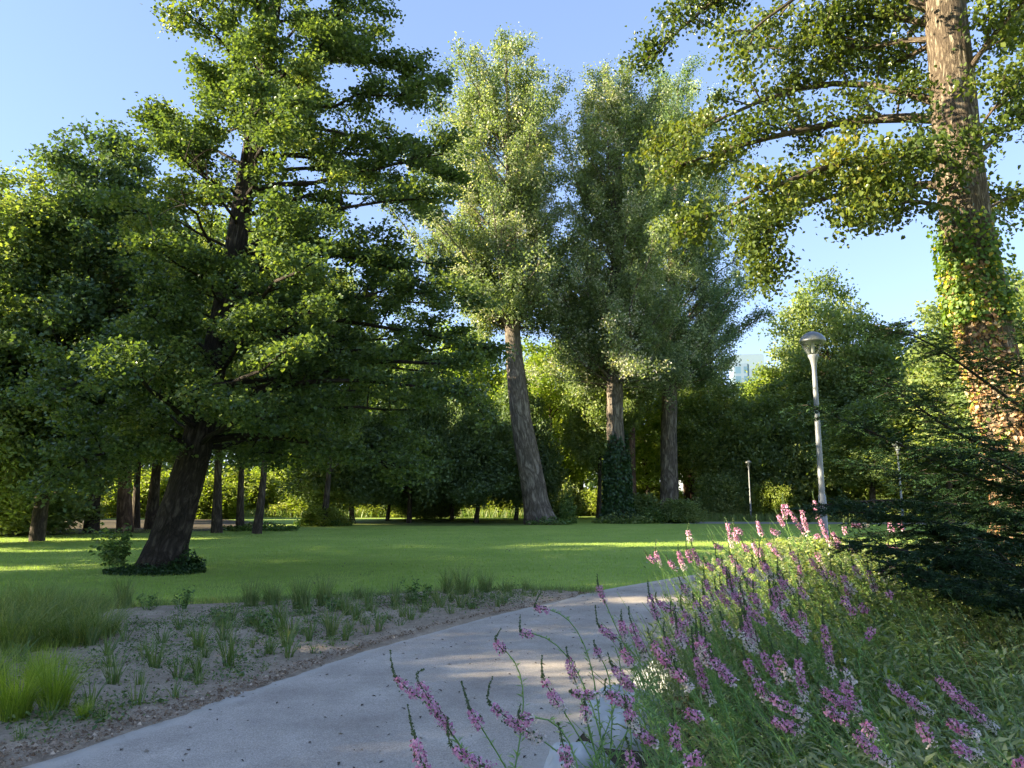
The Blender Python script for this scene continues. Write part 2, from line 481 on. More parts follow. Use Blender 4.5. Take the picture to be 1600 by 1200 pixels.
# ------------------------------------------------------------------ leaves
def leaves(mb, C, rng, size, tone=None, up=.5, aspect=.62, fold=.18, szvar=.35, out_from=None, shape=4, droop=0.0, tonevar=.35):
    """one small folded leaf at every point of C (n,3)"""
    C = np.asarray(C, np.float32); n = len(C)
    nr = unit(rng.normal(size=(n, 3)))
    nr[:, 2] = np.abs(nr[:, 2]) * .6 + up
    if out_from is not None:
        nr += out_from * .6
    nr = unit(nr)
    t = rng.normal(size=(n, 3)); t[:, 2] -= droop
    t = unit(t - nr * np.sum(t * nr, 1, keepdims=True))
    b = np.cross(nr, t)
    L = (size * (1 + rng.uniform(-szvar, szvar, n)))[:, None]
    W = L * aspect
    fo = L * fold
    tn = rng.rand(n) if tone is None else np.clip(tone + rng.uniform(-tonevar, tonevar, n), 0, 1)
    if shape == 4:
        v = np.stack([C - t * L * .5, C + b * W * .5 + nr * fo - t * L * .05, C + t * L * .5, C - b * W * .5 + nr * fo - t * L * .05], 1)
        f = np.arange(n)[:, None] * 4 + np.array([0, 1, 2, 3])[None]
        mb.add(v.reshape(-1, 3), f, tn)
    else:
        v = np.stack([C - t * L * .5, C + b * W * .48 + nr * fo - t * L * .18, C + b * W * .36 + nr * fo * .7 + t * L * .2, C + t * L * .5,
                      C - b * W * .36 + nr * fo * .7 + t * L * .2, C - b * W * .48 + nr * fo - t * L * .18], 1)
        k = np.arange(n)[:, None] * 6
        f = np.concatenate([k + np.array([0, 1, 2, 3])[None], k + np.array([3, 4, 5, 0])[None]])
        mb.add(v.reshape(-1, 3), f, np.concatenate([tn, tn]))


def clump_leaves(mb, centers, rng, per, sig, sigz, size, toneC=None, **kw):
    C = np.repeat(np.asarray(centers), per, axis=0)
    d = rng.normal(size=C.shape) * np.array((sig, sig, sigz))
    tone = None
    if toneC is not None:
        tone = np.repeat(toneC, per)
    leaves(mb, C + d, rng, size, tone=tone, **kw)


# ------------------------------------------------------------------ trees
class Tree:
    def __init__(s, seed, trunk, trad):
        s.rng = np.random.RandomState(seed)
        s.tp = np.asarray(trunk, float)            # points from base to tip
        s.tr = np.asarray(trad, float)
        s.limbs = []                               # (points, r0)
        s.secs = []
        s.cl = []

    def axis(s, z):
        return np.array([np.interp(z, s.tp[:, 2], s.tp[:, 0]), np.interp(z, s.tp[:, 2], s.tp[:, 1]), z])

    def trad_at(s, z):
        return np.interp(z, s.tp[:, 2], s.tr)

    def limb(s, P, r0, nsec=8, sec_len=1.2, t0=.25, upk=.15, spread=.9, seclev=4, droop=.15):
        P = np.asarray(P, float)
        rng = s.rng
        L = np.linalg.norm(np.diff(P, axis=0), axis=1).sum()
        s.limbs.append((P, r0))
        n = len(P)
        T = unit(np.gradient(P, axis=0))
        for j in range(nsec):
            t = t0 + (1 - t0) * (j + rng.rand()) / nsec
            i = t * (n - 1); k = min(int(i), n - 2); f = i - k
            o = P[k] * (1 - f) + P[k + 1] * f
            d = T[k] * .7
            side = rng.normal(size=3); side[2] = side[2] * .55 + upk
            d = unit(d + unit(side) * spread)
            l = sec_len * (1.1 - .45 * t) * rng.uniform(.6, 1.25)
            e = o + d * l
            c = o + d * l * .5 + np.array((0, 0, droop * l))
            Q = bez(o, c, e, 5)
            s.secs.append((Q, r0 * .28))
            for q in range(seclev):
                tt = .3 + .7 * (q + rng.rand()) / seclev
                ii = tt * 4; kk = min(int(ii), 3); ff = ii - kk
                s.cl.append(Q[kk] * (1 - ff) + Q[kk + 1] * ff)
        # end of the limb itself
        for q in range(3):
            s.cl.append(P[-1] + rng.normal(size=3) * .15 * sec_len)

    def auto(s, prof, nl, rise=.35, arch=.12, nsec=8, sec_len=1.2, zmin_start=None, lump=.35, tipmin=.7, skip=None, r_k=.014, seclev=4, upk=.15, **kw):
        """prof rows: z, cx, cy, r"""
        rng = s.rng
        prof = np.asarray(prof, float)
        zz = np.linspace(prof[0, 0], prof[-1, 0], 200)
        rr = np.interp(zz, prof[:, 0], prof[:, 3])
        cdf = np.cumsum(rr); cdf /= cdf[-1]
        off = rng.rand() * 100
        for k in range(nl):
            z = np.interp((k + rng.rand()) / nl, cdf, zz)
            az = k * 2.39996 + rng.uniform(-.4, .4)
            r = np.interp(z, prof[:, 0], prof[:, 3])
            nz = vnoise(math.cos(az) * 1.6 + off, math.sin(az) * 1.6 + 7, z / 2.2)
            r *= (1 - lump) + lump * 1.9 * float(nz)
            r *= rng.uniform(tipmin, 1.0)
            c = np.array((np.interp(z, prof[:, 0], prof[:, 1]), np.interp(z, prof[:, 0], prof[:, 2])))
            tip = np.array((c[0] + r * math.cos(az), c[1] + r * math.sin(az), z))
            if skip is not None and skip(tip): continue
            zs = z - rise * r * rng.uniform(.7, 1.3)
            lo = s.tp[0, 2] + .5 if zmin_start is None else zmin_start
            zs = min(max(zs, lo), s.tp[-1, 2] - .05)
            a = s.axis(zs)
            L = np.linalg.norm(tip - a)
            mid = a * .5 + tip * .5 + np.array((0, 0, arch * L)) + rng.normal(size=3) * L * .06
            P = bez(a, mid, tip, 7)
            P[1:-1] += rng.normal(size=(5, 3)) * L * .015
            r0 = min(r_k * L + .008, s.trad_at(zs) * .55)
            s.limb(P, r0, nsec=max(3, int(nsec * (.5 + .5 * r / (prof[:, 3].max() + 1e-6)))), sec_len=sec_len, seclev=seclev, upk=upk, **kw)

    def build(s, name, base, bark, leafm, per, sig, sigz, size, sides=14, barkd=0, up=.5, shape=4, trunk_n=24, tonek=.5, limb_sides=5, cull=0.0, branches=True, parent=None, aspect=.62, droop=0., flare=None, twigs=True, tonevar=.3, hash_tone=.5):
        rng = s.rng
        base = np.asarray(base, float)
        root = parent or empty(name, base)
        mb = MB()
        P = resample(s.tp, trunk_n)
        d = np.concatenate([[0], np.cumsum(np.linalg.norm(np.diff(s.tp, axis=0), axis=1))])
        rad = np.interp(np.linspace(0, d[-1], trunk_n), d, s.tr)
        tube(mb, P, rad, sides, bark=barkd)
        tk = mb.build("trunk", bark, root, base)
        if branches:
            mb = MB()
            for Q, r0 in s.limbs:
                tube(mb, Q, np.linspace(r0, max(.006, r0 * .18), len(Q)), limb_sides)
            if twigs:
                for Q, r0 in s.secs:
                    tube(mb, Q, np.linspace(max(r0, .005), .004, len(Q)), 3)
            mb.build("branches", bark, root, base)
        C = np.array(s.cl)
        if cull: C = C[rng.rand(len(C)) > cull]
        tone = np.clip(.5 + (fbm(C[:, 0] * .7 + 11, C[:, 1] * .7 + 3, C[:, 2] * .7 + 5, 2) - .5) * 1.6 * hash_tone + rng.uniform(-.1, .1, len(C)), .05, .9) if tonek else None
        mb = MB()
        clump_leaves(mb, C, rng, per, sig, sigz, size, toneC=tone, up=up, shape=shape, aspect=aspect, droop=droop, tonevar=tonevar)
        cr = mb.build("crown", leafm, root, base)
        return root


def prof_px(Y, rows, cy=None, rs=1.0):
    """crown profile from (py, pxLeft, pxRight) seen at depth Y"""
    out = []
    for py, l, r in rows:
        a, b = at(l, py, Y), at(r, py, Y)
        out.append((a[2], (a[0] + b[0]) / 2, Y if cy is None else cy, (b[0] - a[0]) / 2 * rs))
    return sorted(out)


# ------------------------------------------------------------------ the ground
def sheet(name, poly_pts, z, mat, kind='structure'):
    me = bpy.data.meshes.new(name)
    me.from_pydata([(p[0], p[1], z) for p in poly_pts], [], [tuple(range(len(poly_pts)))])
    me.materials.append(mat)
    o = bpy.data.objects.new(name, me)
    COL.objects.link(o)
    o["kind"] = kind
    return o


def strip(name, L, Rr, z, mat, cross=6, kind='structure', dz=None):
    L = np.asarray(L); Rr = np.asarray(Rr); n = len(L)
    k = np.linspace(0, 1, cross + 1)
    V = L[:, None, :] * (1 - k[None, :, None]) + Rr[:, None, :] * k[None, :, None]
    V[..., 2] = z
    if dz is not None: V[..., 2] += dz(V[..., 0], V[..., 1], k[None, :] + 0 * V[..., 0])
    i = np.arange(n - 1)[:, None] * (cross + 1); j = np.arange(cross)[None]
    F = np.stack([i + j, i + j + 1, i + cross + 2 + j, i + cross + 1 + j], -1).reshape(-1, 4)
    U = np.broadcast_to(k[None], (n, cross + 1)).ravel(); W = np.repeat(np.arange(n) / n, cross + 1)
    uv = np.stack([U[F], W[F]], -1).reshape(-1, 2)
    mb = MB(); mb.add(V.reshape(-1, 3), F, None, uv)
    o = mb.build(name, mat, smooth=True)
    o["kind"] = kind
    return o


sheet("ground", [(-900, -300), (900, -300), (900, 1500), (-900, 1500)], 0, M['lawn'])

# path: left edge from the photograph, right edge three metres to its right
le = [(-6.2, -3.0, 0), (-4.9, 1.0, 0), (-3.55, 3.6, 0)] + [tuple(ground(*p)) for p in [(120, 1177), (250, 1130), (400, 1075), (560, 1018), (700, 977), (830, 948), (930, 925), (1010, 911), (1090, 898)]] + [(7.2, 18.6, 0), (10.5, 22.2, 0), (15, 26.5, 0), (22, 32, 0), (32, 38.5, 0), (45, 44.5, 0), (70, 52, 0)]
LE = resample(le, 240)
tn = unit(np.gradient(LE, axis=0))
nrm = np.stack([tn[:, 1], -tn[:, 0], 0 * tn[:, 0]], 1)
RE = LE + nrm * 2.9
LEj = LE + nrm * ((fbm(LE[:, 0] * 2.2, LE[:, 1] * 2.2) - .5) * .10)[:, None]
strip("path", LEj, RE, .012, M['asphalt'], cross=8)
fl = np.array([(9, 47.2, 0), (20, 46.2, 0), (32, 45.4, 0), (48, 44.6, 0), (90, 44, 0)])
strip("far_path", resample(fl, 40), resample(fl + np.array((0, -3.2, 0)), 40), .008, M['farpath'])


def right_edge_x(y):
    k = np.argsort(RE[:, 1]); return np.interp(y, RE[k, 1], RE[k, 0])


def left_edge_x(y):
    k = np.argsort(LE[:, 1]); return np.interp(y, LE[k, 1], LE[k, 0])


# planting bed of bare soil on the left of the path
def dz_soil(x, y, k):
    e = np.clip(np.minimum(k, 1 - k) * 12, 0, 1)
    return (.006 + .050 * (fbm(x * 4, y * 4, 0, 4) - .3) + .10 * (fbm(x * .8 + 5, y * .8, 2, 2) - .4) + .035 * fbm(x * 19, y * 19, 1, 3)) * e


bl = [tuple(ground(*p)) for p in [(-700, 1010), (-300, 985), (0, 962), (180, 950), (330, 943), (470, 938), (600, 932), (720, 925), (830, 924), (905, 926)]]
bl = resample(bl, 260)
br = resample([(-5.6, 0.5, 0)] + [tuple(p + q * .12) for p, q in zip(LE, nrm) if 1.2 < p[1] < ground(905, 927)[1]][::6] + [tuple(ground(905, 928))], 260)
strip("soil_bed", bl, br, .003, M['soil'], cross=110, dz=dz_soil)
# right of the path: planting bed under the flowers
rr_ = resample([tuple(p - q * .04) for p, q in zip(RE, nrm) if -1 < p[1] < 15.5][::8], 120)
far = rr_ + np.array((9, -2.0, 0)); far[:, 0] = np.maximum(far[:, 0], 11)
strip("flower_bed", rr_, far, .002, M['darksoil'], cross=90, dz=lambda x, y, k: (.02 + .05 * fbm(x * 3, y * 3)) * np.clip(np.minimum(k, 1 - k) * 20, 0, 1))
# litter under the woodland, verge grass beyond the far path
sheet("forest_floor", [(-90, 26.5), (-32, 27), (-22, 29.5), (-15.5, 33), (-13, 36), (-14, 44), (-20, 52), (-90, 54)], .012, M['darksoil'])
sheet("woodland_floor", [(-11, 42.5), (-4, 40.5), (1, 41.5), (2, 47), (4, 55), (-13, 52)], .010, M['verge'])
sheet("meadow", [(-160, 56), (-16, 54), (10, 60), (34, 62), (34, 220), (-160, 220)], .014, M['verge'])
sheet("grass_verge", [(12, 47.6), (34, 46.6), (90, 45), (90, 58), (12, 60)], .009, M['verge'])
# ------------------------------------------------------------------ woodland tree kinds (each built once, then copied)
def simple_tree(name, seed, H, Rmax, cb, leafm, bark, nl=42, per=26, sig=.42, sigz=.3, size=.24, lean=0.3, shape='round', loc=(0, 0, 0), tr=.22, up=.5, nsec=7, sec_len=1.5, lump=.5, rise=.5, cull=0., seclev=4, trunk_top=.93):
    rng = np.random.RandomState(seed)
    th = rng.rand() * 6.28
    n = 8
    z = np.linspace(0, H * trunk_top, n)
    w = np.cumsum(rng.normal(size=(n, 2)) * .12, 0) + np.outer(np.linspace(0, 1, n), (math.cos(th) * lean, math.sin(th) * lean))
    w -= w[0]
    loc = np.asarray(loc, float)
    tp = np.column_stack([w, z]) + loc
    rad = tr * np.linspace(1, .12, n); rad[0] *= 1.35
    t = Tree(seed, tp, rad)
    if shape == 'round':
        prof = [(cb, .45), (cb + (H - cb) * .25, .95), (cb + (H - cb) * .5, 1.0), (cb + (H - cb) * .75, .78), (H, .2)]
    elif shape == 'cone':
        prof = [(cb, .9), (cb + (H - cb) * .3, 1.0), (cb + (H - cb) * .6, .65), (H, .08)]
    elif shape == 'column':
        prof = [(cb, .5), (cb + (H - cb) * .2, .9), (cb + (H - cb) * .6, 1.0), (cb + (H - cb) * .85, .7), (H, .2)]
    else:
        prof = [(cb, .75), (cb + (H - cb) * .4, 1.0), (H, .45)]
    pr = []
    for zz, k in prof:
        a = t.axis(zz + loc[2])
        pr.append((zz + loc[2], a[0], a[1], Rmax * k))
    t.auto(pr, nl, rise=rise, nsec=nsec, sec_len=sec_len, lump=lump, zmin_start=loc[2] + cb * .7, seclev=seclev)
    return t.build(name, loc, bark, leafm, per, sig, sigz, size, sides=10, up=up * .6, trunk_n=12, limb_sides=4, twigs=False, cull=cull)


K = {}
K['dark'] = simple_tree("broadleaf_tree", 11, 13.5, 4.6, 4.1, M['darkleaf'], M['bgbark'], nl=52, tr=.26)
K['dark2'] = simple_tree("broadleaf_tree", 12, 15, 4.2, 4.6, M['darkleaf'], M['bgbark'], nl=54, lean=1.0, tr=.24)
K['mid'] = simple_tree("broadleaf_tree", 13, 14.5, 4.8, 4.2, M['midleaf'], M['bgbark'], nl=54, tr=.26)
K['yellow'] = simple_tree("broadleaf_tree", 14, 14, 4.6, 2.8, M['yellowleaf'], M['bgbark'], nl=50, tr=.2, lean=.8)
K['evergreen'] = simple_tree("evergreen_tree", 15, 8.5, 3.4, 1.7, M['bgyew'], M['bgbark'], nl=60, per=40, size=.2, sig=.34, sigz=.22, shape='cone', tr=.16, rise=.1)
K['bush'] = simple_tree("leafy_bush", 16, 2.6, 1.7, .15, M['midleaf'], M['bgbark'], nl=30, per=24, size=.16, sig=.22, sigz=.2, shape='flat', tr=.05, sec_len=.7, nsec=5, rise=.6, trunk_top=.6)
K['brightbush'] = simple_tree("leafy_bush", 17, 2.2, 1.8, .1, M['hedge'], M['bgbark'], nl=30, per=24, size=.17, sig=.24, sigz=.2, shape='flat', tr=.05, sec_len=.7, nsec=5, rise=.6, trunk_top=.6)
K['under'] = simple_tree("understory_tree", 18, 7.5, 4.0, .4, M['darkleaf'], M['bgbark'], nl=60, per=30, size=.24, shape='round', tr=.12, rise=.4, nsec=7, sec_len=1.4)
for k in K: K[k]['_used'] = 0


def place(kind, px, Y, h=1.0, label=None, cat="tree", group=None, rz=None, wx=None, X=None, s=None):
    """stand a copy of a tree kind at depth Y below column px; h scales height, wx the spread"""
    root = K[kind]
    x = at(px, 775, Y)[0] if X is None else X
    rz = random.Random(int(px * 7 + Y * 13)).uniform(0, 6.28) if rz is None else rz
    wx = h if wx is None else wx
    if root['_used'] == 0:
        root['_used'] = 1
        root.location = (x, Y, 0); root.rotation_euler = (0, 0, rz); root.scale = (wx, wx, h)
        o = root
        o["label"] = label
        if group: o["group"] = group
    else:
        o = copy_tree(root, (x, Y, 0), rz, (wx, wx, h), label, group)
        if '_used' in o: del o['_used']
    o["category"] = cat
    return o


GW = "trees of the woodland behind the lawn"
# left woodland, trunks as seen under the big leaning tree
place('dark', 2, 44, 1.0, "dark trunked tree at the left edge of the wood, behind the bushy dark one", group=GW)
place('mid', 20, 36, 1.12, "tallest tree at the far left edge, its crown reaching the sky", group=GW, wx=1.0)
place('yellow', 92, 46, .95, "slim tree with a sunlit tan trunk between two dark trunks at far left", group=GW)
place('dark2', 147, 33, 1.05, "dark leaning crowned tree third from the left edge, standing on leaf litter", group=GW)
place('mid', 240, 36, 1.0, "tree just left of the big leaning trunk, slightly behind it", group=GW)
place('dark', 215, 38, 1.0, "thin black stemmed tree beside the reddish trunk", group=GW, wx=.7)
place('dark2', 342, 33, .95, "ivy dark tree just right of the big leaning trunk", group=GW, wx=.8)
place('mid', 378, 35, .95, "small crooked tree whose thin trunk bends right of the leaning trunk", group=GW, wx=.6)
place('mid', 404, 32, .95, "pale trunked tree leaning right in front of the bright meadow", group=GW, wx=.62)
place('yellow', 440, 70, .55, "small tree standing in the sunlit meadow beyond the wood", group=GW)
place('mid', 507, 40, .95, "lone tree with a small bush at its foot in front of the meadow", group=GW, wx=.6)
# dark evergreens in the middle
GE = "dark evergreens along the back of the lawn"
for i, (px, Y, h, w, lb) in enumerate([
        (552, 44, .8, .9, "dark evergreen at the left end of the row behind the lawn"),
        (606, 49, .85, .68, "dark evergreen second from the left in the row behind the lawn"),
        (640, 45, 1.15, .82, "dark evergreen third from the left in the row behind the lawn"),
        (706, 50, 1.0, .68, "dark evergreen with gaps of light beneath it, middle of the row"),
        (744, 45.5, .8, .85, "broad dark evergreen right of the row's middle, skirts near the grass"),
        (806, 50, 1.1, .78, "dark evergreen just left of the leaning grey poplar trunk")]):
    place('evergreen', px, Y, h, lb, group=GE, wx=w)
# lit trees behind the poplars
GP = "sunlit trees behind the poplars"
for (k, px, Y, h, w, lb) in [
        ('yellow', 620, 70, 1.2, 1.2, "yellow green tree showing through gaps right of the big leaning tree"),
        ('yellow', 735, 66, 1.2, 1.15, "yellow green tree behind the dark evergreens, left of the first poplar"),
        ('yellow', 872, 56, .95, 1.0, "bright yellow green tree between the first and second poplar"),
        ('mid', 935, 52, .85, .7, "slim dark stemmed tree between the first and second poplar"),
        ('yellow', 1012, 60, .95, .95, "yellow green tree between the second and third poplar"),
        ('mid', 905, 70, .9, 1.0, "mid green tree far behind the gap between the poplars"),
        ('mid', 1075, 66, .8, .8, "small mid green tree behind the right side of the third poplar"),
        ('mid', 820, 66, .9, 1.0, "mid green tree far behind the leaning poplar trunk")]:
    place(k, px, Y, h, lb, group=GP, wx=w)
# right background
GR = "trees beyond the far path"
for (k, px, Y, h, w, lb) in [
        ('dark', 1118, 56, .80, .8, "dark green tree right of the third poplar, below the glass tower"),
        ('yellow', 1200, 60, .84, 1.0, "yellow topped tree directly left of the street lamp"),
        ('dark2', 1215, 58, .70, 1.0, "low dark tree under the yellow topped one beside the lamp"),
        ('mid', 1312, 59, 1.3, 1.08, "tallest round topped tree behind the street lamp head"),
        ('mid', 1268, 62, .95, 1.0, "lighter green tree with its lower crown behind the lamp pole"),
        ('mid', 1405, 57, 1.0, 1.15, "broad tree right of the tallest round topped one"),
        ('dark2', 1480, 46, .75, 1.0, "dark tree behind the yew boughs, left of the ivy covered trunk"),
        ('dark', 1360, 47, .55, .9, "low dark tree behind the yew's left boughs"),
        ('dark', 1600, 38, .98, 1.0, "dark tree at the right edge behind the ivy covered trunk"),
        ('mid', 1540, 60, 1.0, 1.1, "tree far behind the ivy covered trunk")]:
    place(k, px, Y, h, lb, group=GR, wx=w)
GU = "low dark trees under the wood's edge"
for (px, Y, h, w, lb) in [
        (668, 52, .5, .8, "low dark tree with light either side, behind the evergreens"),
        (1148, 58, .9, .8, "low dark tree left of the small far lamp, branches to the ground"),
        (1175, 56, 1.05, 1.0, "low dark tree behind the small far lamp"),
        (1235, 56, 1.1, 1.0, "low dark tree left of the street lamp pole, branches to the ground"),
        (1300, 57, 1.0, 1.0, "low dark tree right of the street lamp pole, branches to the ground"),
        (1370, 54, 1.05, 1.0, "low dark tree behind the yew's left tips, branches to the ground"),
        (1440, 52, 1.0, 1.0, "low dark tree behind the middle of the yew boughs"),
        (1530, 48, 1.0, 1.0, "low dark tree behind the ivy covered trunk"),
]:
    place('under', px, Y, h, lb, group=GU, wx=w)
# bushes
GB = "bushes at the edge of the wood"
for (k, px, Y, h, w, lb) in [
        ('bush', 30, 31, .9, 1.3, "dark low bush at the left edge by the soil strip"),
        ('brightbush', 110, 52, 1.0, 1.3, "sunlit bush glimpsed left of the reddish trunk"),
        ('brightbush', 190, 56, 1.0, 1.3, "sunlit bush glimpsed behind the reddish trunk"),
        ('brightbush', 320, 54, 1.1, 1.3, "sunlit bush just right of the big leaning trunk"),
        ('brightbush', 432, 66, 1.5, 2.0, "large rounded yellow bush in the sunlit meadow"),
        ('brightbush', 480, 58, .8, 1.5, "low yellow bush in the meadow, right of the rounded one"),
        ('brightbush', 520, 41, .45, .7, "small light bush at the foot of the lone tree"),
        ('brightbush', 620, 58, .7, 1.2, "bright bush glimpsed under the left evergreens"),
        ('brightbush', 700, 60, .9, 1.3, "bright bush glimpsed under the middle evergreens"),
        ('brightbush', 60, 58, 1.4, 1.9, "sunlit bush glimpsed behind the far left trunks"),
        ('brightbush', 250, 60, 1.5, 1.9, "sunlit bush glimpsed left of the big leaning trunk"),
        ('brightbush', 370, 62, 1.5, 1.8, "sunlit bush glimpsed between the crooked trunk and the leaning one"),
        ('brightbush', 560, 62, 1.2, 1.8, "sunlit bush glimpsed left of the dark evergreens"),
        ('brightbush', 660, 64, 1.2, 1.8, "sunlit bush glimpsed between the left evergreens"),
        ('brightbush', 750, 64, 1.2, 1.8, "sunlit bush glimpsed between the right evergreens"),
        ('brightbush', 940, 62, 1.1, 1.5, "sunlit bush just left of the ivy covered poplar foot"),
        ('brightbush', 1025, 64, 1.1, 1.5, "sunlit bush just left of the third poplar trunk"),
        ('brightbush', 790, 60, .8, 1.3, "bright bush glimpsed left of the leaning grey trunk"),
        ('brightbush', 890, 62, .8, 1.4, "bright bush between the first and second poplar trunks"),
        ('bush', 870, 55, 1.0, 1.2, "green bush right of the leaning grey trunk"),
        ('bush', 1000, 47, .6, .9, "green bush between the second and third poplar trunks"),
        ('bush', 1062, 45, .5, .8, "small bush at the right foot of the third poplar"),
        ('bush', 1122, 53, 1.1, 1.1, "dark bush left of the small far lamp"),
        ('brightbush', 1200, 52.5, 1.0, .8, "pale leaved bush right of the small far lamp"),
        ('bush', 1145, 54, 1.2, 1.2, "dark bush behind the small far lamp"),
        ('bush', 1250, 55, 1.3, 1.6, "dark bush behind the foot of the lamp pole"),
        ('bush', 1320, 56, 1.4, 1.6, "dark bush right of the lamp pole beyond the far path"),
        ('bush', 1400, 54, 1.3, 1.6, "dark bush behind the tips of the yew boughs"),
        ('bush', 1480, 50, 1.3, 1.6, "dark bush behind the lower yew boughs"),
        ('brightbush', 1075, 70, .9, 1.2, "sunlit bush right of the third poplar, far beyond the path")]:
    place(k, px, Y, h, lb, cat="bush", group=GB, wx=w)
# the wood left of the picture, which shades the lawn and the path
GS = "trees of the wood left of the lawn"
rs = random.Random(5)
for i, (k, x, y, h, w, lb) in enumerate([
        ('mid', -22, -13, .68, .9, "tree of the wood left of the lawn, rearmost"), ('dark', -21, -6.5, .66, .85, "tree of the wood left of the lawn, second from the rear"),
        ('mid', -20.5, -.5, .62, .8, "small dense tree left of the flower bed, beyond the picture"), ('dark2', -20, 4.6, .56, .8, "small tree level with the front of the soil bed, beyond the picture"),
        ('mid', -20, 9.2, .53, .75, "smallest tree left of the fine grass mound, beyond the picture"), ('dark', -22.5, 12.6, .95, .85, "tree level with the leaning tree, beyond the picture"),
        ('mid', -25, 17.8, .68, .74, "tree level with the middle of the lawn, beyond the picture"), ('dark2', -28, 23.0, .74, .74, "tree level with the back of the lawn, beyond the picture"),
        ('dark', -30, 29, .85, .85, "tree at the near end of the left woodland, beyond the picture"), ('mid', -40, 30, .8, .8, "tree standing deeper in the left wood, beyond the picture")]):
    place(k, i, y, h, lb, group=GS, X=x, wx=w)

# far belt of woodland that closes the horizon
rng = np.random.RandomState(91)
mb = MB()
u = rng.rand(52000)
ang = (u - .5) * R(112)
topn = 9 + 5 * fbm(ang * 14 + 20, ang * 3 + 4, 0, 3)
hz = (rng.rand(52000) ** .8) * topn
rad_ = 118 + rng.normal(size=52000) * 3 - 3.5 * np.sin(hz / topn * PI) * vnoise(ang * 40 + 9, hz * .35)
C = np.stack([np.sin(ang) * rad_, np.cos(ang) * rad_, hz], 1)
leaves(mb, C, rng, .95, tone=np.clip(.2 + .6 * vnoise(ang * 45, hz * .4), 0, 1), up=.3)
tag(mb.build("far_woodland", M['midleaf'], smooth=False), "far belt of woodland closing the horizon behind the park trees", "woodland", kind="stuff")

# ------------------------------------------------------------------ HERO: leaning alder on the left
AY = 13.8
ab = ground(250, 893)
AY = ab[1]
tp = [ab - np.array((0, 0, .1)), at(262, 850, AY), at(283, 780, AY), at(307, 700, AY + .05), at(328, 600, AY + .1), at(346, 500, AY + .15), at(362, 420, AY + .2), at(376, 340, AY + .25), at(390, 240, AY + .3), at(405, 150, AY + .3), at(425, 40, AY + .3), at(440, -80, AY + .3), at(452, -260, AY + .3), at(460, -420, AY + .3)]
trd = [.58, .40, .34, .31, .27, .24, .22, .215, .18, .16, .13, .10, .06, .02]
T = Tree(21, tp, trd)
rows = [(715, 250, 500), (690, 110, 650), (640, 85, 745), (560, 100, 785), (480, 140, 765), (400, 185, 725), (310, 225, 705), (220, 232, 690), (120, 200, 665), (40, 235, 630), (-60, 270, 600), (-200, 330, 560), (-420, 430, 490)]
pr = prof_px(AY + .3, rows, rs=1.02)
T.auto(pr, 94, skip=lambda t: t[2] > at(0, 235, AY)[2] and t[0] < at(262 if t[2] > at(0, 60, AY)[2] else 222, 60, AY)[0], rise=.16, arch=.12, nsec=11, sec_len=1.2, lump=.38, tipmin=.66, zmin_start=at(0, 700, AY)[2], seclev=5, upk=.08)
for pl, r0 in [
        ([(318, 690, 0), (380, 676, -.3), (450, 682, -.7), (530, 703, -1.1), (600, 722, -1.4), (655, 738, -1.6)], .10),
        ([(352, 500, 0), (420, 492, .3), (500, 494, .6), (600, 512, .9), (700, 528, 1.1), (775, 548, 1.2)], .085),
        ([(325, 640, 0), (430, 600, -.8), (540, 590, -1.6), (640, 600, -2.2), (740, 618, -2.6)], .08),
        ([(360, 430, 0), (450, 390, -.4), (560, 400, -.8), (650, 430, -1.1), (725, 470, -1.3)], .06),
        ([(396, 246, 0), (470, 240, .2), (560, 238, .3), (640, 252, .5), (700, 275, .6)], .055),
        ([(372, 330, 0), (330, 290, -.4), (290, 240, -.7), (262, 200, -.9)], .04),
        ([(310, 690, 0), (250, 690, -.8), (190, 700, -1.5), (130, 715, -2.0), (90, 740, -2.4)], .07),
        ([(335, 560, 0), (270, 545, -1.0), (200, 560, -1.8), (130, 590, -2.4), (80, 620, -2.8)], .06),
        ([(410, 120, 0), (480, 100, .3), (570, 90, .5), (640, 112, .7), (686, 148, .8)], .05)]:
    P = resample([at(a, b, AY + .2 + c) for a, b, c in pl], 9)
    T.limb(P, r0, nsec=16, sec_len=1.05, t0=.22, seclev=5)
zhi, zlo = at(0, 225, AY)[2], at(0, 425, AY)[2]
T.cl = [c for c in T.cl if not (zlo < c[2] < zhi and abs(c[0] - T.axis(c[2])[0] + .1) < .62 and c[1] < T.axis(c[2])[1] + .5)]
alder = T.build("alder_tree", ab, M['alderbark'], M['alder'], 52, .15, .085, .080, sides=56, barkd=.022, up=.5, trunk_n=120, aspect=.8, shape=6, tonek=1)
tag(alder, "large leaning dark trunked tree with layered branches on the left of the lawn", "tree")

# tree behind it on the left
b2 = np.array((at(64, 775, 27)[0], 27.0, 0))
T = Tree(22, [b2, at(66, 780, 27), at(80, 650, 27), at(115, 500, 27), at(140, 350, 27), at(158, 235, 27)], [.27, .24, .2, .15, .09, .02])
T.auto(prof_px(27, [(745, 10, 180), (690, -10, 250), (600, -20, 290), (500, 0, 290), (400, 40, 280), (310, 75, 260), (240, 120, 205), (212, 150, 170)]), 80, rise=.45, nsec=8, sec_len=1.5, lump=.3)
tag(T.build("maple_tree", b2, M['bgbark'], M['mapleleaf'], 36, .26, .17, .17, sides=10, up=.4, trunk_n=14, limb_sides=4, tonek=1, aspect=.75), "dark bushy tree with a pointed top behind the leaning tree, left side", "tree")
b3 = np.array((at(-40, 775, 25)[0], 25.0, 0))
T = Tree(23, [b3, at(-35, 600, 25), at(-10, 400, 25), at(5, 280, 25)], [.25, .2, .1, .03])
T.auto(prof_px(25, [(780, -120, 60), (650, -160, 90), (500, -150, 80), (380, -120, 70), (300, -60, 60), (250, -10, 50)]), 46, rise=.5, nsec=7, sec_len=1.4, lump=.35)
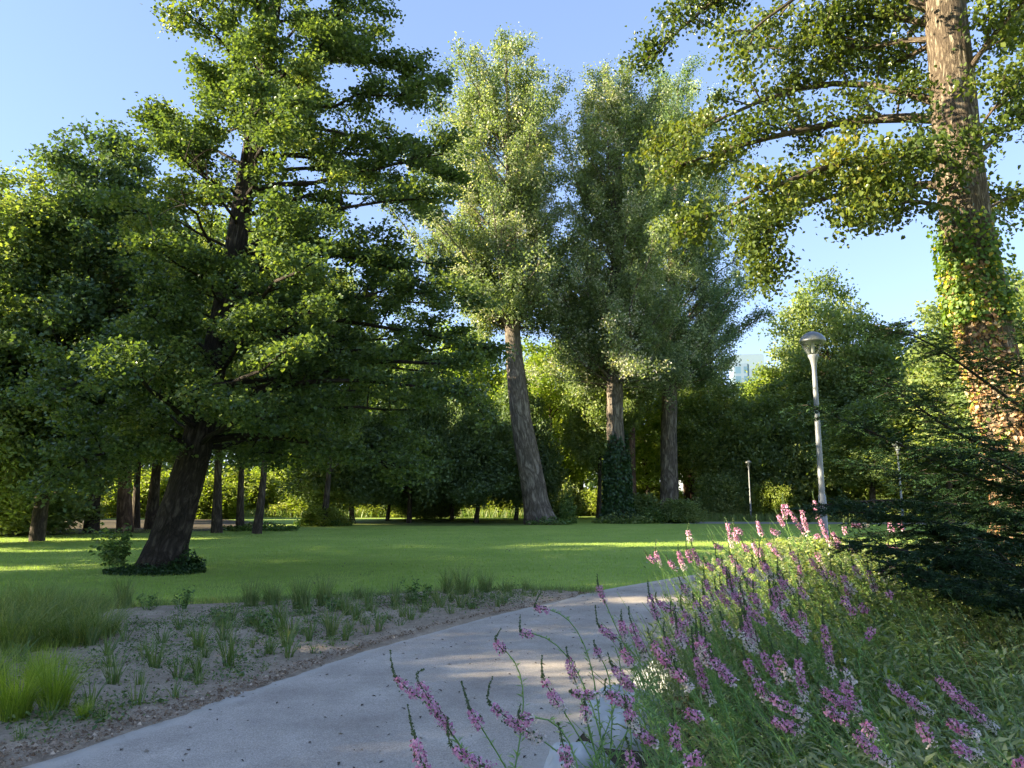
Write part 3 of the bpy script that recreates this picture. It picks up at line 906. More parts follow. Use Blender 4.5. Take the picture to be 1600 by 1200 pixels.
tag(T.build("ash_tree", b3, M['bgbark'], M['midleaf'], 26, .28, .2, .17, sides=10, up=.5, trunk_n=12, limb_sides=4), "yellowish tree cut by the left edge of the picture, open airy crown", "tree")
# reddish trunk
b4 = ground(195, 832)
T = Tree(24, [b4, at(194, 760, b4[1]), at(197, 690, b4[1]), at(205, 560, b4[1]), at(210, 430, b4[1])], [.36, .28, .25, .18, .05])
T.auto(prof_px(b4[1], [(700, 120, 260), (600, 90, 310), (480, 100, 300), (400, 140, 270)]), 34, rise=.5, nsec=6, sec_len=1.3)
tag(T.build("linden_tree", b4, M['redbark'], M['darkleaf'], 26, .3, .2, .2, sides=14, up=.5, trunk_n=14, limb_sides=4), "tree with the reddish brown trunk left of the big leaning tree", "tree")

# ------------------------------------------------------------------ HERO: three poplars
def poplar(seed, name, *a_, wide=1.2, **k_):
    return _poplar(seed, name, *a_, wide=wide, **k_)


def _poplar(seed, name, base_px, tpix, trad, rows, nl, label, Y=None, per=30, leafm=None, lowlimbs=(), wide=1.2):
    b = ground(*base_px) if Y is None else np.array((at(base_px[0], 775, Y)[0], Y, 0))
    Y = b[1]
    tp = [b - np.array((0, 0, .1))] + [at(x, y, Y) for x, y in tpix]
    T = Tree(seed, tp, trad)
    pr = prof_px(Y, rows, rs=wide)
    T.auto(pr, int(nl * 1.1), rise=1.25, arch=-.06, nsec=9, sec_len=2.0, lump=.55, tipmin=.45, zmin_start=at(0, rows[0][0], Y)[2], upk=.75, spread=.75, r_k=.011, seclev=5, droop=-.05)
    for pl, r0 in lowlimbs:
        P = resample([at(x, y, Y + d) for x, y, d in pl], 8)
        T.limb(P, r0, nsec=14, sec_len=1.6, t0=.3, upk=.7, seclev=5)
    return tag(T.build(name, b, M['poplarbark'], leafm or M['poplar'], per, .21, .27, .15, sides=28, barkd=.03, up=.2, trunk_n=70, tonek=1, tonevar=.42, hash_tone=.9), label, "tree", "tall poplars behind the lawn")


p1 = poplar(31, "poplar_tree", (845, 819), [(838, 790), (828, 730), (812, 640), (803, 560), (800, 500), (799, 420), (797, 300), (795, 180), (790, 70)],
            [1.05, .72, .66, .60, .50, .44, .34, .22, .12, .03],
            [(515, 760, 850), (480, 690, 880), (440, 690, 885), (370, 672, 880), (290, 668, 885), (210, 672, 880), (140, 700, 880), (110, 745, 840), (78, 778, 805)], 120,
            "tall poplar with the bare grey trunk leaning left, leftmost of the three", wide=1.28,
            lowlimbs=[([(800, 520, 0), (775, 480, -.5), (750, 430, -1), (730, 370, -1.2)], .16), ([(800, 500, 0), (750, 450, .8), (700, 410, 1.4), (675, 380, 1.8)], .12)])
p2 = poplar(32, "poplar_tree", (966, 817), [(965, 780), (962, 690), (960, 600), (960, 520), (962, 420), (965, 300), (968, 130)],
            [.75, .58, .52, .47, .40, .34, .24, .03],
            [(600, 890, 1040), (550, 865, 1045), (470, 850, 1040), (390, 850, 1035), (310, 862, 1040), (230, 880, 1045), (170, 895, 1035), (120, 930, 1010)], 125,
            "tall poplar with ivy on the foot of its trunk, middle one of the three", wide=1.2,
            lowlimbs=[([(960, 600, 0), (925, 560, -.8), (890, 520, -1.4), (862, 490, -1.8)], .14), ([(960, 580, 0), (1000, 540, .8), (1030, 500, 1.2)], .12), ([(961, 620, 0), (935, 600, .8), (905, 590, 1.2)], .1)])
p3 = poplar(33, "poplar_tree", (1046, 812), [(1046, 780), (1045, 700), (1046, 600), (1048, 500), (1052, 380), (1058, 250), (1060, 125)],
            [.75, .60, .55, .50, .40, .30, .2, .03],
            [(605, 1020, 1130), (565, 1000, 1160), (520, 990, 1180), (450, 985, 1185), (370, 985, 1160), (290, 990, 1140), (200, 1000, 1120), (150, 1020, 1095), (118, 1040, 1070)], 110,
            "darkest tall poplar with a straight brown trunk, rightmost of the three", leafm=M['poplardark'],
            lowlimbs=[([(1050, 600, 0), (1100, 560, -.8), (1150, 520, -1.2), (1195, 492, -1.6)], .12)])
# ivy on the second trunk
rng = np.random.RandomState(3)
b = np.array(p2.location)
th = rng.rand(9000) * 2 * PI; zz = rng.rand(9000) ** 1.5 * (3.0 + 3.2 * vnoise(np.cos(th) * 2.5 + 9, np.sin(th) * 2.5 + 9))
rr = np.interp(zz, [0, 1, 3, 5], [.95, .72, .66, .5]) + rng.rand(9000) * .22
C = np.stack([b[0] + rr * np.cos(th) * 1.0, b[1] + rr * np.sin(th), zz], 1)
mb = MB(); leaves(mb, C, rng, .16, up=.2, out_from=np.stack([np.cos(th), np.sin(th), 0 * th], 1), aspect=.9)
mb.build("ivy", M['ivy'], p2, b)
# slimmer trunk right behind it
b5 = ground(987, 811)
T = Tree(34, [b5, at(985, 740, b5[1]), at(985, 600, b5[1]), at(990, 400, b5[1])], [.42, .36, .3, .1])
T.auto(prof_px(b5[1], [(640, 950, 1030), (560, 930, 1050), (420, 940, 1040)]), 30, rise=1, nsec=6, sec_len=1.8)
tag(T.build("poplar_tree", b5, M['redbark'], M['poplar'], 22, .36, .36, .2, sides=14, up=.2, trunk_n=14, limb_sides=4), "reddish brown trunk close behind the ivy covered poplar foot", "tree")
# small plants round the poplar feet
def weeds(name, c, rx, ry, h, n, size, mat, label, seed, cat="plant", group=None, up=.5):
    rng = np.random.RandomState(seed)
    a = rng.rand(n) * 2 * PI; q = np.sqrt(rng.rand(n))
    lump = .45 + .9 * vnoise(np.cos(a) * 2.5 + seed, np.sin(a) * 2.5 + 3, q * 3)
    C = np.stack([c[0] + rx * q * np.cos(a), c[1] + ry * q * np.sin(a), .02 + rng.rand(n) * h * (1.1 - q * .75) * lump], 1)
    mb = MB(); leaves(mb, C, rng, size, up=up, aspect=.6)
    o = mb.build(name, mat, None, (c[0], c[1], 0))
    return tag(o, label, cat, group)


GF = "low growth round the tree feet"
bb = np.array(p1.location)
weeds("leafy_plant", bb + np.array((.4, -.9, 0)), 1.3, .8, .5, 900, .13, M['shrub'], "low weeds round the foot of the leaning poplar", 1, group=GF)
weeds("leafy_plant", bb + np.array((1.6, .2, 0)), .5, .5, 2.6, 900, .13, M['shrub'], "upright shoots on the right of the leaning poplar foot", 2, group=GF)
bb = np.array(p2.location)
weeds("leafy_plant", bb + np.array((.2, -.9, 0)), 1.9, .9, .7, 1500, .14, M['midleaf'], "dark weeds round the foot of the ivy covered poplar", 4, group=GF)
weeds("leafy_plant", bb + np.array((2.0, -.3, 0)), 1.2, .9, 1.1, 1300, .14, M['shrub'], "weeds in the gap between the second and third poplar", 5, group=GF)
bb = np.array(p3.location)
weeds("leafy_plant", bb + np.array((-.1, -1.0, 0)), 1.6, .8, .9, 1500, .14, M['hedge'], "yellow leafed weeds in front of the third poplar foot", 6, group=GF)
weeds("leafy_plant", bb + np.array((2.3, .2, 0)), 1.5, 1, .8, 1500, .14, M['darkleaf'], "dark weeds right of the third poplar foot", 7, group=GF)
weeds("leafy_plant", ground(505, 822), 1.6, .8, .6, 1300, .13, M['shrub'], "light weeds round the foot of the lone tree before the meadow", 8, group=GF)
weeds("leafy_plant", ground(404, 830) + np.array((0, .3, 0)), 1.8, .7, .5, 1300, .13, M['shrub'], "low weeds at the foot of the pale leaning trunk", 9, group=GF)

# growth at the foot of the leaning alder
weeds("leafy_plant", ab + np.array((.1, -.45, 0)), 1.05, .55, .22, 2600, .065, M['ivy'], "low dark ivy carpet round the leaning tree's foot", 10, cat="ivy", group=GF)
weeds("leafy_plant", ab + np.array((.62, -.15, 0)), .38, .35, .55, 800, .08, M['ivy'], "dark ivy mound against the right side of the leaning trunk", 12, cat="ivy", group=GF)


def shoots(name, c, n, h, spread, mat, leaf, label, seed, cat="shrub", per=16, lean=(0, 0), group=None):
    rng = np.random.RandomState(seed)
    root = empty(name, c)
    st, lv = MB(), MB()
    for i in range(n):
        a = rng.rand() * 2 * PI; s = spread * math.sqrt(rng.rand())
        hh = h * rng.uniform(.5, 1)
        e = np.array((c[0] + s * math.cos(a) + lean[0] * hh, c[1] + s * math.sin(a) + lean[1] * hh, hh))
        o = np.array((c[0] + s * .3 * math.cos(a), c[1] + s * .3 * math.sin(a), 0))
        P = bez(o, (o + e) / 2 + np.array((0, 0, hh * .2)), e, 7)
        tube(st, P, np.linspace(.006, .002, 7), 4)
        t = rng.uniform(.2, 1, per) * 6
        k = np.minimum(t.astype(int), 5); f = (t - k)[:, None]
        C = P[k] * (1 - f) + P[k + 1] * f + rng.normal(size=(per, 3)) * leaf * .45
        leaves(lv, C, rng, leaf, up=.7, aspect=.55, shape=6)
    st.build("stems", M['loosestem'], root, c)
    lv.build("leaves", mat, root, c)
    return tag(root, label, cat, group)


shoots("leafy_shrub", ground(182, 893), 34, 1.0, .42, M['shrub'], .10, "bushy light green shoots on the left of the leaning trunk", 13, lean=(-.25, 0))

# ------------------------------------------------------------------ HERO: ivy clad linden on the right
LY = 10.0
lt = [(1612, 960), (1598, 860), (1592, 760), (1567, 640), (1545, 540), (1527, 440), (1508, 340), (1496, 230), (1486, 110), (1475, 0), (1466, -120), (1450, -300), (1430, -520)]
lr = [.46, .33, .32, .315, .315, .325, .31, .295, .275, .26, .24, .18, .05]
tp = [np.array((at(1612, 960, LY)[0], LY, -.1))] + [at(x, y, LY) for x, y in lt[1:]]
T = Tree(41, tp, lr)
lb = np.array((tp[0][0], LY, 0))
T.auto([(at(0, -20, LY)[2], tp[9][0] + 0, LY, 2.8), (at(0, -160, LY)[2], tp[10][0], LY, 3.6), (at(0, -400, LY)[2], tp[11][0], LY, 3.0), (at(0, -560, LY)[2], tp[12][0], LY, 1.2)], 34, rise=.3, nsec=9, sec_len=1.0, zmin_start=at(0, 60, LY)[2])
for pl, r0, ns in [
        ([(1470, 185, 0), (1400, 178, -.3), (1320, 190, -.5), (1230, 205, -.6), (1140, 232, -.6), (1050, 262, -.4)], .085, 24),
        ([(1480, 290, 0), (1400, 284, .2), (1330, 300, .4), (1270, 310, .5), (1220, 335, .5), (1170, 375, .5)], .07, 22),
        ([(1465, 160, 0), (1380, 130, .5), (1290, 120, .9), (1200, 150, 1.2), (1110, 190, 1.3), (1040, 235, 1.2)], .07, 20),
        ([(1485, 250, 0), (1400, 240, -.8), (1300, 250, -1.1), (1210, 290, -1.2), (1120, 330, -1.1), (1080, 350, -1.0)], .065, 24),
        ([(1490, 330, 0), (1430, 310, -.6), (1380, 322, -.9), (1330, 345, -1.1)], .045, 12),
        ([(1230, 320, -.1), (1205, 350, -.3), (1192, 390, -.4), (1188, 430, -.4)], .03, 9),
        ([(1458, 40, 0), (1380, 20, -.3), (1300, 30, -.5), (1240, 60, -.6)], .06, 16),
        ([(1460, -60, 0), (1350, -80, .2), (1230, -60, .3), (1120, -10, .3), (1050, 50, .4), (1020, 90, .4)], .085, 26),
        ([(1460, -40, 0), (1380, -60, -.9), (1280, -30, -1.2), (1200, 20, -1.3), (1150, 70, -1.3)], .06, 12),
        ([(1470, 60, 0), (1420, 90, .9), (1370, 110, 1.4), (1300, 100, 1.8)], .05, 14),
        ([(1515, 250, 0), (1550, 222, .2), (1590, 180, .3), (1650, 150, .4)], .05, 9),
        ([(1500, 130, 0), (1540, 70, -.5), (1580, 20, -.9), (1640, -30, -1.1)], .05, 10),
        ([(1510, 240, -.3), (1545, 175, -.9), (1600, 120, -1.3)], .035, 7),
        ([(1520, 340, .1), (1570, 310, .8), (1620, 300, 1.2)], .035, 8),
        ([(1500, 240, -.35), (1470, 225, -.8), (1430, 235, -1.1), (1380, 260, -1.3)], .025, 6),
        ([(1510, 100, .2), (1560, 60, .9), (1620, 60, 1.4)], .04, 10)]:
    P = resample([at(a, b_, LY + (c if min(q_[2] for q_ in pl) < -.8 else abs(c) * .6 + (.5 if a < 1420 else .15))) for a, b_, c in pl], 9)
    T.limb(P, r0, nsec=ns, sec_len=.78, t0=.15, seclev=5, upk=-.02)
linden = T.build("linden_tree", lb, M['lindenbark'], M['linden'], 32, .13, .095, .062, sides=72, barkd=.008, up=.22, trunk_n=170, aspect=.82, shape=6, tonek=1, droop=1.1)
tag(linden, "big tree with sunlit bark and turning ivy at the right edge", "tree")
# its ivy
rng = np.random.RandomState(42)


def ivy_on(n, z0, z1, a0, a1, size, tone, thick, seed, dens=None):
    rng = np.random.RandomState(seed)
    z = z0 + rng.rand(n) * (z1 - z0)
    a = R(a0) + rng.rand(n) * R(a1 - a0)
    keep = vnoise(a * 2.2 + seed, z * 1.5) * .9 + .35 > rng.rand(n) if dens is None else dens(a, z) > rng.rand(n)
    z, a = z[keep], a[keep]
    ax = np.stack([T.axis(q) for q in z]); rd = np.array([T.trad_at(q) for q in z])
    rr = rd + .01 + rng.rand(len(z)) ** 1.5 * thick
    o = np.stack([np.cos(a), np.sin(a), 0 * a], 1)
    leaves(mb, ax + o * rr[:, None], rng, size, tone=np.clip(tone(z, rng), 0, 1), up=.05, out_from=o * 1.6, aspect=.95, shape=6, tonevar=.08, fold=.08, droop=.5)


zt, zm, zb = at(0, 365, LY)[2], at(0, 475, LY)[2], .1
mb = MB()
patch = lambda a, z, s: vnoise(np.cos(a) * 3 + 30 + s, np.sin(a) * 3 + 30, z * 1.3 + s)
ivy_on(9000, zm - .3, zt + .2, 95, 312, .058, lambda z, r: np.where(r.rand(len(z)) < .13, .30 + .16 * r.rand(len(z)), .06 + .2 * r.rand(len(z))), .17, 1, dens=lambda a, z: (patch(a, z, 2) * 1.3 - .12) * np.clip((zt + .3 - z) / 1.2, .25, 1))
ivy_on(5200, zb + 1.6, zm + .5, 95, 300, .054, lambda z, r: np.where(r.rand(len(z)) < .35, .12 + .2 * r.rand(len(z)), .52 + .45 * r.rand(len(z))), .08, 2, dens=lambda a, z: (patch(a, z, 5) * 1.5 - .25) * np.clip((z - 1.2) / 2, .1, 1))
ivy_on(2600, zb, zm, 110, 300, .05, lambda z, r: .55 + .4 * r.rand(len(z)), .06, 3, dens=lambda a, z: patch(a, z, 9) * .9)
for k in range(9):                      # climbing stems
    a0 = R(110 + 24 * k); zz = np.linspace(0, zt - rng.rand() * 1.5, 26)
    aa = a0 + np.cumsum(rng.normal(size=26) * .05)
    tube(mb, [T.axis(z_) + (T.trad_at(z_) + .018) * np.array((math.cos(q), math.sin(q), 0)) for z_, q in zip(zz, aa)], np.linspace(.016, .005, 26), 5)
mb.build("ivy", M['ivyturn'], linden, lb)
# ------------------------------------------------------------------ grass tufts
def blades(mb, roots, rng, h, width, lean=.6, seg=4, hv=.35, az=None, tone=None, bend=1.6):
    n = len(roots); roots = np.asarray(roots, float)
    a = rng.rand(n) * 2 * PI if az is None else az
    d = np.stack([np.cos(a), np.sin(a), 0 * a], 1)
    H = h * (1 + rng.uniform(-hv, hv, n)); ln = lean * rng.uniform(.15, 1.0, n)
    s = np.stack([-np.sin(a + .5), np.cos(a + .5), 0 * a], 1)
    t = np.linspace(0, 1, seg + 1)
    P = roots[:, None, :] + d[:, None, :] * (H * ln)[:, None, None] * (t ** bend)[None, :, None]
    P[..., 2] += H[:, None] * (t[None] - .42 * (ln[:, None] ** 1.5) * t[None] ** 3)
    w = width * (1 - t ** 1.6) * .5 + width * .04
    wv = s[:, None, :] * (w[None, :, None] * rng.uniform(.7, 1.2, n)[:, None, None])
    V = np.stack([P - wv, P + wv], 2).reshape(-1, 3)
    k = np.arange(n)[:, None] * (2 * (seg + 1)) + np.arange(seg)[None] * 2
    F = np.stack([k, k + 1, k + 3, k + 2], -1).reshape(-1, 4)
    tn_ = np.repeat(rng.rand(n) if tone is None else np.clip(tone + rng.uniform(-.25, .25, n), 0, 1), seg)
    mb.add(V, F, tn_)


def tuft(name, seed, n, h, spread, width, mat, lean, loc=(0, 0, 0), **kw):
    rng = np.random.RandomState(seed)
    a = rng.rand(n) * 2 * PI; q = spread * np.sqrt(rng.rand(n))
    mb = MB(); blades(mb, np.stack([q * np.cos(a), q * np.sin(a), 0 * a], 1), rng, h, width, lean, az=a + rng.normal(size=n) * .7, **kw)
    o = mb.build(name, mat)
    return o


ORD = ["first", "second", "third", "fourth", "fifth", "sixth", "seventh", "eighth", "ninth", "tenth", "eleventh", "twelfth", "thirteenth", "fourteenth", "fifteenth", "sixteenth", "seventeenth", "eighteenth", "nineteenth", "twentieth", "twenty first", "twenty second", "twenty third", "twenty fourth", "twenty fifth", "twenty sixth", "twenty seventh", "twenty eighth", "twenty ninth", "thirtieth", "thirty first", "thirty second", "thirty third", "thirty fourth"]
rd = random.Random(17)
# young tufts planted in rows parallel to the path
src = [tuft("grass_tuft", 60 + i, n, h, .045, .011, M['tuft'], l, seg=4) for i, (n, h, l) in enumerate([(26, .26, .75), (34, .30, .9), (20, .22, .6), (40, .32, .8), (16, .20, 1.1)])]
used = set()


def put(srcs, i, loc, rz, s, label, cat, group):
    o = srcs[i]
    if o.name in used:
        c = o.copy(); COL.objects.link(c); o = c
    else:
        used.add(o.name)
    o.location = loc; o.rotation_euler = (0, 0, rz); o.scale = (s[0], s[0], s[1])
    tag(o, label, cat, group)
    return o


LEs = LE[(LE[:, 1] > 2.6) & (LE[:, 1] < 13.2)]
seg_len = np.concatenate([[0], np.cumsum(np.linalg.norm(np.diff(LEs, axis=0), axis=1))])
rows_ = [("nearest the path", .34, .34), ("second from the path", .72, .36), ("third from the path", 1.12, .38), ("fourth from the path", 1.55, .42), ("fifth from the path", 2.05, .45), ("sixth from the path", 2.6, .5)]
for ri, (rname, off, stp) in enumerate(rows_):
    s = .2 + rd.random() * .3; k = 0
    while s < seg_len[-1] and k < 34:
        p = np.array([np.interp(s, seg_len, LEs[:, 0]), np.interp(s, seg_len, LEs[:, 1])])
        q = min(int(np.interp(s, seg_len, np.arange(len(LEs)))), len(LEs) - 2)
        t = unit(LEs[q + 1] - LEs[q]); nn = np.array((-t[1], t[0]))
        p = p + nn * (off + rd.uniform(-.1, .1)) + t[:2] * rd.uniform(-.1, .1)
        s += stp * rd.uniform(.75, 1.4)
        # inside the bed only
        by = np.interp(p[0], bl[:, 0], bl[:, 1])
        if p[1] > by - .15: continue
        sc = rd.uniform(.55, 1.15) * (1.0 if ri else .8)
        put(src, rd.randrange(5), (p[0], p[1], .02), rd.uniform(0, 6.28), (sc, sc * rd.uniform(.9, 1.15)),
            "small green grass tuft, %s along the row %s" % (ORD[k], rname), "grass tuft", "young grass tufts planted in the soil bed")
        k += 1

# taller clumps where the bed meets the lawn
srcT = [tuft("tall_grass_clump", 70 + i, 190, h, .12, .007, M['tuft'], .55, seg=5, bend=2.2) for i, h in enumerate((.48, .55, .42))]
for i, (px, py, s_, lb) in enumerate([
        (192, 952, .9, "tall grass clump in front of the leaning trunk, leftmost of the edge row"), (392, 952, .8, "tall grass clump second from the left along the lawn edge"),
        (425, 950, .85, "tall grass clump third from the left along the lawn edge"), (470, 955, .95, "tall grass clump fourth along the lawn edge, upright blades"),
        (505, 950, .85, "tall grass clump fifth along the lawn edge, beside an upright one"), (560, 940, .5, "short grass clump in the middle of the lawn edge"),
        (700, 932, .8, "tall grass clump left of the pair near the path bend"), (722, 934, .85, "tall grass clump, left one of the pair near the path bend"),
        (758, 930, .85, "tall grass clump, right one of the pair near the path bend"), (795, 928, .4, "short grass clump right of the pair at the path bend"),
        (822, 927, .4, "short grass clump nearest the tip of the soil bed"), (640, 945, .45, "short grass clump left of the white flowering weed")]):
    g = ground(px, py)
    put(srcT, i % 3, (g[0], g[1], 0.0), rd.uniform(0, 6), (s_, s_), lb, "grass clump", "taller grass clumps along the lawn edge")
# fine leaved mound at the left
srcF = [tuft("fine_grass_clump", 80 + i, 420, h, .22, .0062, M['finegrass'], 1.0, seg=6, bend=1.8) for i, h in enumerate((.58, .66, .52))]
fm = [(-40, 1015, 1.1, "cut by the left edge, front of the mound"), (10, 1020, 1.1, "at the front left of the mound"), (62, 1012, 1.05, "front of the mound, behind the yellow sedges"),
      (112, 1005, 1.0, "front right of the mound"), (150, 995, .9, "right end of the mound, arching over bare soil"), (-30, 985, 1.1, "left edge, middle of the mound"), (30, 985, 1.05, "middle of the mound, left part"),
      (80, 980, 1.0, "middle of the mound, centre"), (125, 975, .95, "middle of the mound, right part"), (0, 960, 1.0, "back of the mound, left part"), (55, 958, .95, "back of the mound, centre"), (105, 955, .9, "back of the mound, right part"), (150, 952, .8, "back right corner of the mound, before the shrub")]
for i, (px, py, s_, lb) in enumerate(fm):
    g = ground(px, py + 8)
    put(srcF, i % 3, (g[0], g[1], 0.0), rd.uniform(0, 6), (s_ * .95, s_ * .78), "soft blue green fine grass clump, " + lb, "grass clump", "fine grass clumps in a mound on the left")
srcY = [tuft("yellow_sedge_clump", 90 + i, 340, h, .10, .0065, M['sedge'], .85, seg=5, bend=1.9) for i, h in enumerate((.46, .5))]
for i, (px, py, s_, lb) in enumerate([(22, 1132, 1.0, "bright yellow green sedge clump at the left edge, largest"), (82, 1120, .95, "bright yellow green sedge clump right of the largest one"), (60, 1085, .85, "bright yellow green sedge clump behind the other two"),
                                      (-28, 1110, .9, "bright yellow green sedge clump cut by the left edge"), (128, 1132, .36, "small bright sedge tuft by the path edge")]):
    g = ground(px, py)
    put(srcY, i % 2, (g[0], g[1], .01), rd.uniform(0, 6), (s_ * .9, s_ * .9), lb, "sedge", "yellow green sedge clumps at the left")
# broad leaved weeds in the bed
for i, (px, py, h, m_, lb) in enumerate([(642, 944, .42, 'shrub', "pale leaved upright weed in the middle of the lawn edge"), (660, 946, .34, 'shrub', "smaller pale weed right of the upright one"), (285, 957, .3, 'shrub', "low grey green weed in front of the leaning trunk, right one"),
                                         (230, 960, .3, 'shrub', "low grey green weed in front of the leaning trunk, left one"), (420, 1000, .32, 'shrub', "branching weed in the middle of the bare soil"), (345, 985, .26, 'tuft', "small yellowish weed in the bare soil"),
                                         (395, 985, .25, 'shrub', "low spreading weed on the soil, right of the yellowish one"), (520, 958, .25, 'shrub', "low weed between the tall grass clumps")]):
    g = ground(px, py)
    shoots("garden_weed", g, 9, h, .16, M[m_], .05, lb, 200 + i, cat="weed", per=12, group="weeds in the soil bed")

# seedlings and creeping weeds too many to count
rng = np.random.RandomState(6)
mb = MB()
for i in range(1100):
    s = rng.rand() * seg_len[-1]; qq = min(int(np.interp(s, seg_len, np.arange(len(LEs)))), len(LEs) - 2)
    t = unit(LEs[qq + 1] - LEs[qq]); o_ = .25 + 3.4 * rng.rand()
    c = np.array([np.interp(s, seg_len, LEs[:, 0]) - t[1] * o_, np.interp(s, seg_len, LEs[:, 1]) + t[0] * o_])
    if c[1] > np.interp(c[0], bl[:, 0], bl[:, 1]) - .08: continue
    m_ = rng.randint(8, 56); w_ = rng.uniform(.03, .16)
    C = np.stack([c[0] + rng.normal(size=m_) * w_, c[1] + rng.normal(size=m_) * w_, .03 + rng.rand(m_) * rng.uniform(.03, .13)], 1)
    leaves(mb, C, rng, rng.uniform(.018, .04), up=.7, aspect=.5)
tag(mb.build("seedlings", M['shrub']), "small seedlings and creeping weeds scattered over the bare soil", "weeds", kind="stuff")

# real blades on the nearer lawn, one mass
rng = np.random.RandomState(5)
n = 230000
Y = 6.5 + 30 * rng.rand(n) ** 1.35
X = (rng.rand(n) * 2 - 1) * (Y * .72 + 1)
ok = np.ones(n, bool)
k_ = np.argsort(LE[:, 1]); lex = np.interp(Y, LE[k_, 1], LE[k_, 0]); rex = np.interp(Y, RE[np.argsort(RE[:, 1]), 1], np.sort(RE[:, 0]))
bed_y = np.interp(X, bl[:, 0], bl[:, 1])
ok &= (X < lex - .02) & (Y > bed_y + .02)
X, Y = X[ok], Y[ok]
mb = MB()
zz_ = np.zeros_like(X)
blades(mb, np.stack([X, Y, zz_], 1), rng, .05, .009, .8, seg=1, tone=np.clip(-.1 + 1.2 * fbm(X * .6, Y * .6, 0, 4), 0, 1))
tag(mb.build("lawn_grass", M['grassblade']), "mown lawn grass between the path and the woodland", "grass", kind="stuff")
# unmown fringe by the bed and the soil strip, verge beyond the far path
mb = MB()
n = 9000
X = -13 + rng.rand(n) * 14.5; Yb = np.interp(X, bl[:, 0], bl[:, 1]); Y = Yb + rng.normal(size=n) * .17 + .02
blades(mb, np.stack([X, Y, 0 * X], 1), rng, .10, .006, .7, seg=2)
X = 12 + rng.rand(9000) * 34; Y = 47.8 + rng.rand(9000) * 4
blades(mb, np.stack([X, Y, 0 * X], 1), rng, .45, .03, .5, seg=2)
X = -30 + rng.rand(12000) * 32; Y = 56 + rng.rand(12000) * 10
blades(mb, np.stack([X, Y, 0 * X], 1), rng, .6, .05, .5, seg=2)
tag(mb.build("rough_grass", M['tuft']), "rough unmown grass along the beds, verge and meadow", "grass", kind="stuff")

# soil crumbs and gravel
def dzs(x, y):
    return (.050 * (fbm(x * 4, y * 4, 0, 4) - .3) + .10 * (fbm(x * .8 + 5, y * .8, 2, 2) - .4)) * .8


mb = MB()
n = 70000
s = rng.rand(n) * seg_len[-1]
q = np.minimum((np.interp(s, seg_len, np.arange(len(LEs)))).astype(int), len(LEs) - 2)
t = unit(LEs[q + 1] - LEs[q]); nn = np.stack([-t[:, 1], t[:, 0]], 1)
off = np.where(rng.rand(n) < .2, np.abs(rng.normal(size=n)) * .30 - .07, rng.rand(n) ** .8 * 3.6)
P = np.stack([np.interp(s, seg_len, LEs[:, 0]), np.interp(s, seg_len, LEs[:, 1])], 1) + nn * off[:, None]
P = P[(P[:, 1] < np.interp(P[:, 0], bl[:, 0], bl[:, 1]))]
n = len(P)
sz = .004 + .017 * rng.rand(n) ** 5
base = np.array([(1, 0, 0), (-.5, .87, 0), (-.5, -.87, 0), (0, 0, 1.0)])
r_ = rng.rand(n) * 6.28
ca, sa = np.cos(r_), np.sin(r_)
B = base[None] * (1 + rng.uniform(-.35, .35, (n, 4, 3)))
V = np.stack([B[..., 0] * ca[:, None] - B[..., 1] * sa[:, None], B[..., 0] * sa[:, None] + B[..., 1] * ca[:, None], B[..., 2] * .8], -1) * sz[:, None, None]
V[..., 0] += P[:, 0:1]; V[..., 1] += P[:, 1:2]; V[..., 2] += .015 + rng.rand(n)[:, None] * .012 + np.clip(dzs(P[:, 0], P[:, 1]), 0, .2)[:, None]
F = (np.arange(n)[:, None, None] * 4 + np.array([(0, 1, 3), (1, 2, 3), (2, 0, 3)])[None]).reshape(-1, 3)
mb.add(V.reshape(-1, 3), F, np.repeat(rng.rand(n) ** 1.5, 3))
tag(mb.build("soil_crumbs", M['clod'], smooth=False), "loose soil crumbs and gravel along the edge of the path", "soil", kind="stuff")
# scattered bits on the path
mb = MB()
n = 800
Y = 2.5 + 18 * rng.rand(n) ** 1.3; f = rng.rand(n)
lx = np.array([left_edge_x(v) for v in Y]); rx = np.array([right_edge_x(v) for v in Y])
C = np.stack([lx + (rx - lx) * f, Y, 0 * Y + .016], 1)
leaves(mb, C, rng, .026, up=2.5, aspect=.5, szvar=.7)
tag(mb.build("path_litter", M['debris']), "dry leaf bits and grit scattered on the grey path", "litter", kind="stuff")
mb = MB()
n = 260; Y = 9 + 22 * rng.rand(n); X = (rng.rand(n) * 2 - 1) * Y * .5 - 1
okk = X < np.interp(Y, LE[k_, 1], LE[k_, 0]) - .5
leaves(mb, np.stack([X, Y, 0 * X + .05], 1)[okk], rng, .05, up=1.5)
tag(mb.build("fallen_leaves", M['debris']), "a few fallen leaves on the mown lawn", "leaves", kind="stuff")


# stones
def stone(name, c, r, mat, seed, label, cat, group, flat=.6, sub=3):
    import bmesh
    bm = bmesh.new()
    bmesh.ops.create_icosphere(bm, subdivisions=sub, radius=1)
    V = np.array([v.co[:] for v in bm.verts])
    d = 1 + .7 * (fbm(V[:, 0] * 1.5 + seed * 3, V[:, 1] * 1.5 + 9, V[:, 2] * 1.5 + 4, 5) - .5)
    for v, k in zip(bm.verts, d):
        v.co = Vector((v.co.x * k * r[0], v.co.y * k * r[1], v.co.z * k * r[2]))
    me = bpy.data.meshes.new(name); bm.to_mesh(me); bm.free()
    for p in me.polygons: p.use_smooth = True
    me.materials.append(mat)
    o = bpy.data.objects.new(name, me); COL.objects.link(o)
    o.location = (c[0], c[1], r[2] * .35)
    o.rotation_euler = (0, 0, seed * 1.7)
    return tag(o, label, cat, group)


